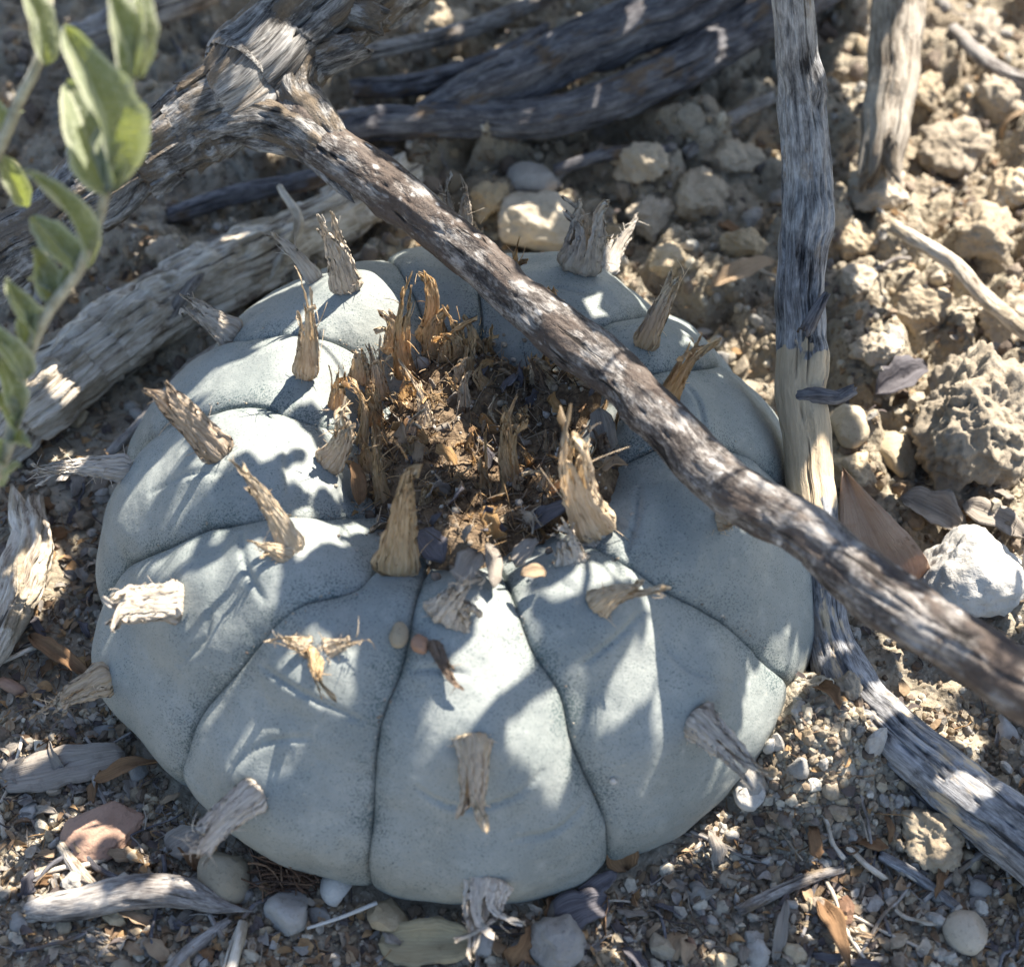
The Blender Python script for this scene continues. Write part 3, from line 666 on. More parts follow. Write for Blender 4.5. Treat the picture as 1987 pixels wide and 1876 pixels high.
def put_tuft(bx, by, tx, ty, wpx, mat, lift=.5, bend=(0, 0), w1=.45, seed=0, parent=None, where='body', name='wool_tuft', **k):
    p, n = surface_pt(bx, by) if where == 'body' else (gpt(bx, by, .02), np.array([0, 0, 1.]))
    sc = cmpx(p); Lpx = math.hypot(tx - bx, ty - by) * sc
    aim = p + n * max(lift, .05) + norm(n + np.array([0, 0, .3])) * 0
    r = ray(tx, ty); tip = CAMP + r * ((aim - CAMP) @ r)
    cw = np.random.default_rng(seed + 3).normal(size=2) * Lpx * .09 if bend == (0, 0) else (0, 0)
    mid = (p + tip) / 2 + RT * cw[0] + n * cw[1] + n * .25 * max(lift, .05) + (RT * bend[0] - UP * bend[1]) * sc
    ctrl = mid * 1.0
    b = p - n * .05
    V, F, G = tuft(b, n, tip, ctrl, wpx * sc * 1.08, wpx * w1 * sc, seed + 7, **k); TPTS.append(V[::9])
    par = parent if parent is not None else rib_at(p)
    return mk(name, V, F, mat, par, attrs={'grain': ('FLOAT_VECTOR', G)})
TPTS = []
TUFTS = [ # base, tip, width, material, lift, extra
 (790, 738, 800, 537, 44, T_orange, 1.3, dict(fingers=4, split=.6, w1=.7)),
 (822, 665, 824, 528, 36, T_orange, 1.0, dict(fingers=2, split=.8, w1=.9, flat=.8)),
 (882, 715, 872, 612, 72, T_orange, .7, dict(fingers=5, split=.35, w1=.9, spread=.4)),
 (940, 700, 952, 640, 44, T_orange, .5, dict(fingers=3, split=.4, w1=.9)),
 (738, 775, 712, 668, 44, T_tan, .8, dict(fingers=6, split=.25, w1=1.3, spread=.5)),
 (742, 885, 728, 808, 36, T_orange, .6, dict(fingers=4, split=.4, w1=.9)),
 (752, 990, 728, 830, 34, T_orange, 1.0, dict(fingers=3, split=.5, w1=.8)),
 (768, 1115, 797, 884, 96, T_orange, 1.5, dict(fingers=0, split=.6, w1=.14, flat=.42, ragged=.1)),
 (850, 1030, 826, 925, 68, T_orange, .7, dict(fingers=3, split=.5, w1=.6)),
 (958, 1010, 950, 868, 72, T_orange, .9, dict(fingers=3, split=.45, w1=.5)),
 (1010, 990, 1003, 788, 52, T_orange, 1.3, dict(fingers=4, split=.5, w1=1.0)),
 (1165, 1035, 1128, 812, 86, T_tan, 1.6, dict(fingers=5, split=.66, w1=1.0, bend=(-38, 25), flat=1.0)),
 (905, 915, 895, 850, 62, T_orange, .5, dict(fingers=4, split=.5, w1=1.3, flat=.9)),
 (788, 840, 772, 756, 36, T_orange, .5, dict(fingers=3, split=.4, w1=.9, bend=(10, 0))),
 (632, 905, 640, 782, 62, T_tan, .8, dict(fingers=3, split=.7, w1=.5, bend=(45, 8))),
 (655, 800, 650, 708, 34, T_orange, .6, dict(fingers=5, split=.45, w1=1.4, spread=.4)),
 (592, 735, 574, 540, 52, T_tan, 1.4, dict(fingers=4, split=.55, w1=.6, bend=(12, 0))),
 (676, 566, 634, 424, 62, T_grey, 1.0, dict(fingers=3, split=.5, w1=.95)),
 (1006, 570, 1004, 474, 30, T_orange, .8, dict(fingers=3, split=.75, w1=1.0)),
 (925, 500, 918, 432, 34, T_tan, .6, dict(fingers=4, split=.6, w1=1.1)),
 (1120, 526, 1132, 388, 80, T_grey, 1.0, dict(fingers=3, split=.45, w1=1.3, flat=.8)),
 (1246, 674, 1322, 520, 52, T_tan, 1.0, dict(fingers=3, split=.5, w1=.75)),
 (1288, 785, 1355, 660, 46, T_orange, .8, dict(fingers=5, split=.35, w1=1.0, spread=.45)),
 (1078, 606, 1072, 556, 30, T_orange, .3, dict(fingers=5, split=.2, w1=1.3)),
 (1150, 1178, 1284, 1158, 62, T_tan, .55, dict(fingers=2, split=.6, w1=.28, bend=(0, -34), flat=.8)),
 (436, 884, 306, 745, 64, T_brown, 1.0, dict(fingers=2, split=.8, w1=1.15, flat=.4)),
 (572, 1072, 446, 900, 54, T_tan, .7, dict(fingers=3, split=.65, w1=.4, bend=(10, -18), flat=.4)),
 (566, 1078, 478, 1052, 44, T_tan, .25, dict(fingers=3, split=.5, w1=.7, flat=.7)),
 (352, 1166, 210, 1178, 78, T_grey, .75, dict(fingers=4, split=.78, w1=1.35, flat=.5, fib=26)),
 (600, 1256, 526, 1238, 44, T_tan, .30, dict(fingers=3, split=.4, w1=.35)),
 (612, 1256, 627, 1352, 46, T_orange, .30, dict(fingers=2, split=.6, w1=.12)),
 (625, 1262, 722, 1236, 44, T_tan, .25, dict(fingers=4, split=.35, w1=.5, fib=20)),
 (506, 1534, 372, 1668, 72, T_grey, .45, dict(fingers=3, split=.8, w1=1.05, flat=.6, fib=34)),
 (915, 1424, 908, 1612, 76, T_tan, .35, dict(fingers=1, split=.42, w1=1.0, flat=.8, ragged=.15)),
 (952, 1706, 948, 1815, 84, T_grey, .25, dict(fingers=3, split=.4, w1=1.5, flat=.6, spread=.3)),
 (1346, 1386, 1492, 1530, 84, T_grey, .6, dict(fingers=3, split=.5, w1=.6, flat=.75)),
 (212, 1312, 88, 1392, 70, T_tan, .4, dict(fingers=4, split=.4, w1=.55, flat=.5)),
 (252, 908, 58, 920, 56, T_pale, .3, dict(fingers=5, split=.3, w1=.5, flat=.5, fib=24)),
 (862, 1204, 930, 1118, 104, T_grey, .55, dict(fingers=5, split=.4, w1=.5, flat=.7, fib=40)),
 (838, 1236, 894, 1338, 36, T_dark, .28, dict(fingers=2, split=.75, w1=.7, bend=(-8, 0))),
 (1392, 1008, 1420, 1030, 46, T_tan, .2, dict(fingers=3, split=.5, w1=.7)),
 (1190, 515, 1246, 424, 38, T_pale, .6, dict(fingers=2, split=.6, w1=.8)),
 (1172, 512, 1198, 462, 40, T_pale, .4, dict(fingers=3, split=.6, w1=.8)),
 (880, 492, 858, 352, 40, T_grey, 1.2, dict(fingers=2, split=.4, w1=.5)),
 (902, 492, 898, 366, 42, T_grey, 1.2, dict(fingers=2, split=.5, w1=.4)),
 (455, 652, 352, 580, 62, T_grey, .5, dict(fingers=3, split=.7, w1=.7)),
 (612, 545, 520, 458, 34, T_pale, .5, dict(fingers=2, split=.6, w1=.5, bend=(0, -25))),
 (1110, 1090, 1090, 1015, 70, T_grey, .35, dict(fingers=5, split=.3, w1=.9)),
 (1150, 1060, 1140, 1010, 60, T_grey, .3, dict(fingers=4, split=.3, w1=1.)),
 (1075, 800, 1030, 700, 40, T_dark, .5, dict(fingers=3, split=.5, w1=.6)),
 (1120, 800, 1050, 715, 60, T_tan, .3, dict(fingers=2, split=.6, w1=.35, flat=.3)),
 (1170, 900, 1165, 830, 44, T_dark, .5, dict(fingers=4, split=.4, w1=1.)),
 (700, 870, 668, 740, 22, T_orange, .7, dict(fingers=2, split=.6, w1=.5, bend=(30, -20))),
]
TUFTS += [(a, b_, c, d, w, m_, .55, dict(fingers=f, split=sp_, w1=w1, flat=.5, fib=4)) for a, b_, c, d, w, m_, f, sp_, w1 in ((850, 692, 842, 606, 62, T_orange, 2, .6, 1.1), (912, 695, 920, 622, 66, T_orange, 2, .5, 1.2), (702, 745, 690, 676, 50, T_tan, 2, .6, 1.), (722, 826, 704, 742, 56, T_orange, 1, .7, 1.), (1050, 765, 1046, 690, 60, T_tan, 2, .6, 1.), (728, 935, 712, 850, 60, T_orange, 2, .6, 1.),
   (802, 800, 792, 715, 60, T_orange, 2, .55, 1.1), (932, 765, 926, 684, 64, T_orange, 2, .5, 1.1), (1000, 885, 992, 800, 56, T_orange, 1, .7, .9), (880, 985, 886, 896, 64, T_orange, 1, .6, .7), (925, 965, 936, 880, 60, T_orange, 2, .6, .8), (760, 690, 750, 600, 46, T_tan, 2, .6, .9), (1060, 930, 1066, 840, 56, T_tan, 2, .6, .9))]
for i, (bx, by, tx, ty, w, mt, lf, k) in enumerate(TUFTS): put_tuft(bx, by, tx, ty, w, mt, lf, seed=i * 13 + 5, **k)

# ------------------------------------------------------------------ woolly crown
rngc = np.random.default_rng(11)
CCX, CCY, CRR = .27, -.2, 1.92
rr, aa = np.meshgrid(np.linspace(0.02, CRR, 60), np.linspace(0, 2 * np.pi, 200, endpoint=False), indexing='ij')
cx, cy = CCX + rr * np.cos(aa), CCY + rr * np.sin(aa) * ASP
rb_ = np.hypot(cx, cy / ASP); zb = np.interp(rb_, prof[:140, 0], prof[:140, 1])
zz = zb + .66 * sstep(1.88, 1.2, rr + .3 * vnoise(cx * 1.2, cy * 1.2, 1, 4)) - .16 + .16 * fbm(cx * 2.2, cy * 2.2, 0, 4, 17, .6) + .05 * fbm(cx * 9, cy * 9, 0, 2, 19)
CRV = np.stack([cx.ravel(), cy.ravel(), zz.ravel()], -1)
t_ = NT('felted_crown_wool'); o_ = t_.obj(); n_ = t_.noise(o_, 700, 5, .7); b_ = t_.noise(o_, 130, 4, .6)
c_ = t_.ramp(n_, [(.32, (.03, .021, .015)), (.5, (.13, .088, .055)), (.68, (.30, .215, .13))])
c_ = t_.mix(t_.maprange(b_, .45, .65, 0, .5), c_, (.20, .15, .10))
M_crown = t_.surf(c_, .95, t_.bump(n_, 1, .001), .15)
crown = mk('woolly_crown', CRV, grid_faces(60, 200, True), M_crown, cactus)
bvh_crown = BVHTree.FromPolygons([Vector(v) for v in CRV.tolist()], grid_faces(60, 200, True).tolist())
M_fibre = m_vcol('wool_fibres', .9, .3)
sp = Soup()
FC = [(.13, .09, .06), (.24, .17, .11), (.40, .26, .13), (.46, .37, .27), (.09, .065, .045), (.34, .28, .22)]
for k in range(900):
    r = 1.75 * math.sqrt(rngc.random()); a = rngc.random() * 6.283; x, y = CCX + r * math.cos(a), CCY + r * math.sin(a) * ASP
    h = bvh_crown.find_nearest(Vector((x, y, 2.4))); h = bvh_crown.ray_cast(Vector((x, y, 9)), Vector((0, 0, -1)))
    if h[0] is None: continue
    p = np.array(h[0]); ln = rngc.uniform(.08, .34); d = norm(np.array([rngc.normal() * .8, rngc.normal() * .8, rngc.uniform(.1, 1.1)])); cv = rngc.normal(size=3) * .7
    pts = np.array([p + d * ln * u + cv * ln * u * u * .6 for u in np.linspace(0, 1, 5)])
    v, f = tube(pts, np.linspace(.011, .004, 5), 3); sp.add(v, f, FC[rngc.integers(len(FC))])
sp.build('wool_fibres', M_fibre, crown, kind='stuff')

# ragged shreds of old wool standing in the crown
mats = [T_orange, T_orange, T_orange, T_tan, T_grey, T_brown]
for k in range(34):
    r = 1.74 * math.sqrt(rngc.random()); a = rngc.random() * 6.283; x, y = CCX + r * math.cos(a), CCY + r * math.sin(a) * ASP
    h = bvh_crown.ray_cast(Vector((x, y, 9)), Vector((0, 0, -1)))
    if h[0] is None: continue
    p = np.array(h[0]); ln = rngc.uniform(.25, .7); w = rngc.uniform(.14, .34); d = norm([x * .25 + rngc.normal() * .35, y * .25 + rngc.normal() * .35, 1.])
    tip = p + d * ln; ctrl = (p + tip) / 2 + rngc.normal(size=3) * .06
    V, F, G = tuft(p - d * .06, d, tip, ctrl, w, w * rngc.uniform(.4, 1.2), 900 + k, fingers=int(rngc.integers(1, 4)), split=rngc.uniform(.2, .6), ragged=.5, flat=rngc.uniform(.12, .5), fib=3, spread=.5)
    mt = mats[rngc.integers(4)] if p[1] > -1.0 else mats[rngc.integers(3, 6)]
    mk('wool_shred', V, F, mt, crown, attrs={'grain': ('FLOAT_VECTOR', G)})

# ------------------------------------------------------------------ stones
def rock_mesh(seed, rough=.22, facets=7, sub=3, squash=.7):
    import bmesh
    bm = bmesh.new(); bmesh.ops.create_icosphere(bm, subdivisions=sub, radius=1)
    V = np.array([v.co[:] for v in bm.verts]); F = [[v.index for v in f.verts] for f in bm.faces]; bm.free()
    rng = np.random.default_rng(seed); r = np.ones(len(V))
    for k in range(facets):                                 # chop flat facets
        n = norm(rng.normal(size=3)); c = rng.uniform(.62, .9); d = V @ n; r = np.minimum(r, np.where(d > c, c / np.maximum(d, 1e-6), 1))
    V = V * r[:, None] * (1 + rough * fbm(V[:, 0] * 1.6 + seed, V[:, 1] * 1.6, V[:, 2] * 1.6, 4, seed)[:, None])
    V[:, 2] *= squash
    return V, F
ST = dict(grey=m_stone('grey_limestone', (.27, .25, .225), (.36, .34, .31)), tan=m_stone('tan_limestone', (.33, .27, .185), (.42, .35, .25)),
          white=m_stone('pale_limestone', (.40, .37, .325), (.50, .47, .42), spot=(.22, .19, .155)), rust=m_stone('rust_stone', (.24, .145, .10), (.30, .195, .14)),
          soil=m_stone('crumbly_clod', (.30, .235, .155), (.40, .33, .235), .95, (.14, .10, .07)), dark=m_stone('dark_stone', (.12, .10, .085), (.19, .165, .14)))
def stone(px, py, w, h, kind, label, seed, name='pebble', cat='pebble', sink=.25, rot=0., rough=.22, facets=7, sub=4, tall=.8):
    p = gpt(px, py); sc = cmpx(p); rx, ry = w * sc / 2, h * sc / 2 * 1.12
    V, F = rock_mesh(seed, rough, facets, sub, 1.0); rz = tall * min(rx, ry)
    p = np.array([p[0], p[1], gz(p[0], p[1])]); c, s_ = math.cos(rot), math.sin(rot)
    if sub >= 5:
        k = 1. if kind == 'soil' else .35
        bil = lambda f, q: (.3 - np.abs(fbm(V[:, 0] * f, V[:, 1] * f, V[:, 2] * f, 4, seed + q, .6)))
        V = V * (1 + k * (.30 * fbm(V[:, 0] * 2.6, V[:, 1] * 2.6, V[:, 2] * 2.6, 5, seed + 2, .62) + .05 * bil(4, 3) + .05 * bil(11, 4) + .05 * fbm(V[:, 0] * 16, V[:, 1] * 16, V[:, 2] * 16, 2, seed + 5)))[:, None]
    W = np.stack([V[:, 0] * rx, V[:, 1] * ry, V[:, 2] * rz], -1); W[:, :2] = W[:, :2] @ np.array([[c, s_], [-s_, c]])
    W = W + p + np.array([0, 0, rz * (1 - 2 * sink) ])
    return mk(name, W, F, ST[kind], origin=p, label=label, cat=cat)
stone(204, 1612, 165, 118, 'rust', 'flat rust brown angular stone left of the cactus', 3, 'flat_stone', 'stone', .3, .45, .08, 9, 5, .45)
stone(436, 1708, 100, 118, 'tan', 'smooth tan faceted pebble under the hanging grey tuft', 8, rot=.5, rough=.08, facets=8, sub=4, tall=.9)
stone(655, 1727, 66, 68, 'white', 'round cream pebble at the foot of the cactus', 12, rough=.06, facets=3, tall=.9)
stone(560, 1775, 92, 86, 'grey', 'grey wedge shaped pebble below the fibre clump', 15, rot=.3, rough=.12)
stone(1080, 1836, 108, 100, 'grey', 'knobbly pale grey stone in front of the cactus', 21, 'stone', 'stone', rough=.2, sub=5)
stone(1453, 1547, 62, 60, 'white', 'round whitish pebble on the soil mound', 24, rough=.12, facets=4, tall=.9)
stone(1874, 1815, 96, 78, 'tan', 'smooth oval olive tan pebble under the bent stick end', 27, rot=-.4, rough=.03, facets=2, tall=.75)
stone(1868, 1150, 205, 190, 'white', 'angular whitish rock beside the tall dry petal', 31, 'rock', 'rock', .2, .3, .22, 8, 5, 1.0)
stone(1885, 865, 275, 250, 'soil', 'big crumbly tan clod right of the bent stick', 33, 'soil_clod', 'clod', .25, .2, .30, 14, 6, 1.0)
stone(1645, 838, 84, 90, 'tan', 'smooth tan stone tucked between bent stick and big clod', 36, 'stone', 'stone', rough=.15)
stone(1655, 925, 95, 110, 'soil', 'knobbly tan stone at the foot of the big clod', 38, 'stone', 'stone', rough=.3, sub=5)
stone(1735, 895, 90, 96, 'tan', 'rounded beige stone leaning on the big clod', 40, 'stone', 'stone', rough=.10)
stone(1800, 1632, 120, 118, 'soil', 'lit crumbly clod beside the bent stick bottom end', 42, 'soil_clod', 'clod', rough=.3, sub=5)
stone(1045, 452, 165, 120, 'tan', 'broad tan rock just behind the cactus', 45, 'rock', 'rock', rough=.25, sub=5)
stone(1040, 372, 118, 90, 'grey', 'grey rock behind the broad tan rock', 47, 'rock', 'rock', rough=.2, sub=4)
stone(940, 1832, 52, 62, 'grey', 'pale grey chip below the hanging split tuft', 49, rough=.12)
for i, (a, b_, w, h) in enumerate([(1700, 385, 120, 90), (1850, 300, 150, 110), (1935, 215, 130, 100), (1660, 560, 90, 70), (1790, 610, 130, 90), (1905, 470, 140, 100), (1255, 430, 110, 80), (1355, 395, 130, 100), (1415, 320, 120, 90), (1185, 470, 80, 60), (1290, 510, 90, 66), (1890, 90, 130, 90), (1650, 470, 100, 70),
        (1960, 640, 130, 100), (1700, 690, 100, 70), (860, 75, 120, 90), (980, 30, 110, 80), (1240, 330, 120, 90), (1440, 480, 90, 70), (1960, 380, 120, 90), (1790, 190, 90, 70), (1420, 130, 110, 90), (330, 500, 90, 60), (820, 410, 80, 60), (950, 400, 90, 66), (1640, 1340, 60, 50)]):
    near_ = ['beside the snapped stick', 'on the bright soil', 'at the edge of the bright soil', 'beside the bent stick', 'behind the big clod', 'by the thin pale stick', 'just behind the cactus right back rib', 'behind the upright bent stick', 'below the long dark branch', 'behind the grey back tuft', 'near the pale dry leaf', 'far behind the thin pale stick', 'between bent and snapped sticks',
             'beyond the big clod', 'right of the bent stick stub', 'among the far branches', 'above the blackish branch', 'beyond the broad tan rock', 'left of the upright stick', 'under the thin pale stick', 'right of the snapped stick', 'beside the blackish branch', 'on the pale fallen stick side', 'behind the side branch', 'left of the broad tan rock', 'between side branch and stick bend'][i]
    stone(a, b_, w, h, 'soil', ('large' if w > 115 else 'medium' if w > 85 else 'small') + ' crumbly tan clod ' + near_, 130 + i, 'soil_clod', 'clod', .28, i * .7, .3, 12, 5, .85)
def crown_stone(px, py, w, h, kind, label, seed):
    p, n, _ = on_body(px, py); sc = cmpx(p); V, F = rock_mesh(seed, .12, 5, 3, 1.); W = V * np.array([w * sc / 2, h * sc / 2, w * sc / 2 * .8])
    return mk('pebble', W + p + n * w * sc * .25, F, ST[kind], origin=p, label=label, cat='pebble')
crown_stone(772, 1232, 38, 58, 'tan', 'tan pebble caught at the head of the front groove', 61)
crown_stone(820, 1250, 38, 46, 'rust', 'pinkish brown pebble lodged beside the grey wool of the crown', 63)
crown_stone(815, 705, 34, 26, 'grey', 'grey pebble among the amber tufts at the back of the crown', 65)
crown_stone(842, 722, 24, 22, 'white', 'tiny pale pebble behind the crown wool', 66)
crown_stone(845, 1005, 22, 26, 'white', 'tiny white grain between the amber tufts', 67)
crown_stone(1190, 1512, 16, 14, 'white', 'tiny pale grain stuck on the front right rib', 68)

# ------------------------------------------------------------------ dry leaves, flakes and chips
L_tan = m_litter('dry_tan_leaf', (.38, .27, .17), (.47, .35, .235), (.20, .12, .07), .3)
L_brown = m_litter('dry_brown_leaf', (.20, .115, .06), (.30, .18, .095), (.09, .05, .03), .25)
L_grey = m_litter('dry_grey_leaf', (.23, .195, .16), (.34, .30, .255), (.11, .088, .072), .15)
L_purple = m_litter('dry_purple_flake', (.075, .068, .075), (.155, .145, .155), (.05, .04, .045), .1)
L_yellow = m_litter('yellowed_leaf', (.33, .265, .155), (.42, .34, .21), (.16, .12, .075), .15)
L_amber = m_litter('amber_paper', (.42, .25, .10), (.55, .36, .18), (.16, .08, .04), .4)
L_petal = m_litter('papery_petal', (.47, .33, .24), (.52, .38, .28), (.40, .26, .17), .35)
def blade(base, tip, width, nrm, fold=.3, curl=.1, twist=0., seed=0, nu=14, nv=9, shape=(.8, .7), rag=.2, thick=.012):
    base, tip = np.asarray(base, float), np.asarray(tip, float); ax = tip - base; L = np.linalg.norm(ax); axn = ax / L
    sd = norm(np.cross(axn, nrm)); nr = np.cross(sd, axn)
    u, v = np.meshgrid(np.linspace(0, 1, nu), np.linspace(-1, 1, nv), indexing='ij')
    w = width / 2 * (.05 + .95 * np.sin(np.pi * np.clip(u, 0, 1) ** shape[0]) ** shape[1]) * (1 + rag * vnoise(u * 9 + seed, np.sign(v) * 3, seed, 7))
    an = twist * (u - .3)
    hgt = np.abs(v) * w * math.sin(fold) + curl * L * np.sin(np.pi * u) + .11 * width * vnoise(u * 4 + seed, v * 2, seed, 8)
    lat = v * w * math.cos(fold)
    l2, h2 = lat * np.cos(an) - hgt * np.sin(an), lat * np.sin(an) + hgt * np.cos(an)
    P = base + (u * L)[..., None] * axn + l2[..., None] * sd + h2[..., None] * nr
    top = P.reshape(-1, 3); n = nu * nv; Fq = grid_faces(nu, nv)
    G = np.stack([v, u * L * 1.5 + seed, np.zeros_like(u)], -1).reshape(-1, 3)
    if not thick: return top, Fq.tolist(), G
    bot = top - nr * thick
    ring = list(range(nv)) + [i * nv + nv - 1 for i in range(1, nu)] + [(nu - 1) * nv + j for j in range(nv - 2, -1, -1)] + [i * nv for i in range(nu - 2, 0, -1)]
    F = Fq.tolist() + (Fq[:, ::-1] + n).tolist() + [[ring[q], ring[q] + n, ring[(q + 1) % len(ring)] + n, ring[(q + 1) % len(ring)]] for q in range(len(ring))]
    return np.vstack([top, bot]), F, np.vstack([G, G])
def dry_leaf(bx, by, tx, ty, w, mat, label, zb=.08, zt=.08, name='dry_leaf', cat='dry leaf', nrm=(0, -.25, 1), seed=0, parent=None, **k):
    b, t = gpt(bx, by, zb), gpt(tx, ty, zt); V, F, G = blade(b, t, w * cmpx(b), nrm, seed=seed, **k)
    return mk(name, V, F, mat, attrs={'grain': ('FLOAT_VECTOR', G)}, label=label, cat=cat)
b, t = at_z(1728, 1150, .35), at_z(1637, 912, 2.0)
V, F, G = blade(b, t, 175 * cmpx(b), norm(CAMP - b), fold=.25, curl=.05, seed=4, shape=(.42, .9), rag=.03); mk('dry_petal', V, F, L_petal, attrs={'grain': ('FLOAT_VECTOR', G)}, label='tall pointed pinkish tan dry petal standing by the white rock', cat='petal')
b, t = on_body(1212, 1690)[0], at_z(1186, 1588, .75)
V, F, G = blade(gpt(1215, 1692, .05), t, 62 * cmpx(b), norm(CAMP - b), fold=.35, curl=.03, seed=6, shape=(.6, .8)); mk('dry_leaf', V, F, L_brown, attrs={'grain': ('FLOAT_VECTOR', G)}, label='pointed brown dry leaf standing against the front of the cactus', cat='dry leaf')
dry_leaf(735, 1838, 915, 1842, 92, L_yellow, 'yellowish tan ragged leaf lying below the round cream pebble', .12, .22, fold=.1, curl=.06, seed=9, shape=(1.2, .35), rag=.12, nu=24)
dry_leaf(1075, 1790, 1180, 1755, 74, L_purple, 'dark charcoal flake in front of the cactus', .15, .2, 'bark_flake', 'flake', seed=11, fold=.1, shape=(.8, .35))
dry_leaf(1120, 1755, 1195, 1712, 40, L_purple, 'small charcoal flake leaning beside the larger dark flake', .15, .3, 'bark_flake', 'flake', seed=12, fold=.1, shape=(.8, .45))
dry_leaf(0, 1520, 250, 1478, 82, L_grey, 'long flat grey bark chip lying left of the cactus', .12, .25, 'bark_chip', 'bark chip', seed=13, fold=.05, curl=.02, shape=(.9, .25), rag=.15, thick=.06)
dry_leaf(190, 1530, 330, 1505, 40, L_brown, 'curled amber brown leaf on the long grey bark chip', .25, .35, seed=14, fold=.7, twist=1.2)
dry_leaf(1585, 1750, 1645, 1885, 44, L_brown, 'curved brown dry leaf right of the straight grey twig', .15, .15, seed=15, fold=.5, curl=.15)
dry_leaf(1740, 985, 1870, 1050, 90, L_grey, 'curled grey leaf lying below the big clod', .25, .2, seed=16, fold=.6, curl=.1)
dry_leaf(1690, 790, 1790, 745, 80, L_purple, 'dark curled leaf between bent stick and big clod', .3, .4, seed=17, fold=.7, curl=.1)
dry_leaf(1370, 608, 1490, 575, 46, L_tan, 'pale tan dry leaf behind the right back rib', .6, .8, seed=18, fold=.4)
dry_leaf(1860, 1000, 1985, 1065, 60, L_grey, 'flat grey leaf between big clod and white rock', .3, .3, seed=19, fold=.15)
dry_leaf(60, 1240, 190, 1330, 40, L_brown, 'brown leaf curled under the left rib tuft', .1, .15, seed=20, fold=.6)
dry_leaf(1500, 1870, 1520, 1760, 30, L_grey, 'narrow grey leaf standing up from the gravel', .05, .3, seed=21, fold=.5)
dry_leaf(330, 1660, 400, 1625, 60, L_grey, 'grey flake under the hanging grey tuft', .1, .2, 'bark_flake', 'flake', seed=22, shape=(.8, .4))
# crown flakes, lying on the cactus
for i, (bx, by, tx, ty, w, mt, lb) in enumerate([(1030, 1045, 1110, 1015, 50, L_purple, 'dark grey flake lying on the crown wool before the big tan tuft'), (860, 1110, 810, 1065, 60, L_purple, 'purple grey flake at the foot of the amber triangular tuft'),
        (960, 1060, 905, 1050, 40, L_grey, 'grey flake lying in the crown in front of the middle tufts'), (890, 1150, 930, 1105, 55, L_grey, 'pale lilac grey flake above the grey wool'), (960, 1160, 950, 1090, 34, L_grey, 'upright grey shred in the crown front'),
        (1000, 1120, 1040, 1080, 40, L_grey, 'thin grey shred near the front right rib head'), (1180, 900, 1160, 830, 56, L_grey, 'curled grey petal right of the big tan tuft'), (1110, 790, 1170, 760, 40, L_tan, 'pale tan petal lying in the crown under the side branch'),
        (1060, 1130, 1010, 1150, 30, L_tan, 'small tan shred at the head of the front right groove'), (700, 1000, 690, 930, 34, L_brown, 'brown shred at the left edge of the crown')]):
    p, n, _ = on_body(bx, by); q, n2, _ = on_body(tx, ty); V, F, G = blade(p + np.array([0, 0, .22]), q + np.array([0, 0, .38]), w * cmpx(p), norm(n + (0, -.4, .5)), fold=.3, curl=.1, seed=i + 31, nu=9, nv=7, rag=.2, shape=(.8, .4))
    mk('dry_flake', V, F, mt, attrs={'grain': ('FLOAT_VECTOR', G)}, label=lb, cat='flake')
for k in range(80):
    r = 1.78 * math.sqrt(rngc.random()); a = rngc.random() * 6.283; h = bvh_crown.ray_cast(Vector((CCX + r * math.cos(a), CCY + r * math.sin(a), 9)), Vector((0, 0, -1)))
    if h[0] is None: continue
    p = np.array(h[0]) + (0, 0, .03); a = rngc.random() * 6.283; ln = rngc.uniform(.14, .42); q = p + ln * norm([math.cos(a), math.sin(a), rngc.uniform(.1, 2.)])
    nm, mt = [('charcoal', L_purple), ('grey', L_grey), ('brown', L_brown), ('tan', L_tan), ('amber', L_amber)][rngc.integers(5)]
    V, F, G = blade(p, q, ln * rngc.uniform(.3, .8), norm(rngc.normal(size=3) + (0, -.3, .8)), fold=rngc.uniform(0, .9), curl=rngc.uniform(0, .3), twist=rngc.uniform(-1, 1), seed=700 + k, nu=9, nv=5, rag=.6, shape=(.8, .35))
    mk('dry_flake', V, F, mt, attrs={'grain': ('FLOAT_VECTOR', G)}, label=f'{"small" if ln < .22 else "larger"} ragged {nm} flake lying in the woolly crown', cat='flake', group=f'{"small" if ln < .22 else "larger"} {nm} flakes in the crown')
# straw and a root-fibre clump
P = spline([gpt(598, 1808, .12), gpt(665, 1793, .22), gpt(735, 1770, .3)], 16); v, f = tube(P, np.linspace(.02, .028, 16), 6)
mk('white_straw', v, f, L_petal if False else ST['white'], label='thin white straw lying below the round cream pebble', cat='straw')
rngf = np.random.default_rng(5); sp = Soup(); c0 = gpt(560, 1702, .1)
for k in range(170):
    p = c0 + np.array([rngf.normal() * .16, rngf.normal() * .11, abs(rngf.normal()) * .12]); d = norm([rngf.normal() + .9, rngf.normal() * .4 - .4, rngf.normal() * .35]); cv = rngf.normal(size=3) * .35; ln = rngf.uniform(.25, .6)
    v, f = tube(np.array([p + d * ln * (u - .5) + cv * ln * (u - .5) ** 2 for u in np.linspace(0, 1, 6)]), .012, 3); sp.add(v, f, [(.16, .09, .055), (.09, .055, .04), (.25, .15, .09)][k % 3])
sp.build('root_fibre_clump', m_vcol('root_fibre', .9, .2), label='matted clump of dark brown root fibres at the foot of the cactus', cat='fibre clump')

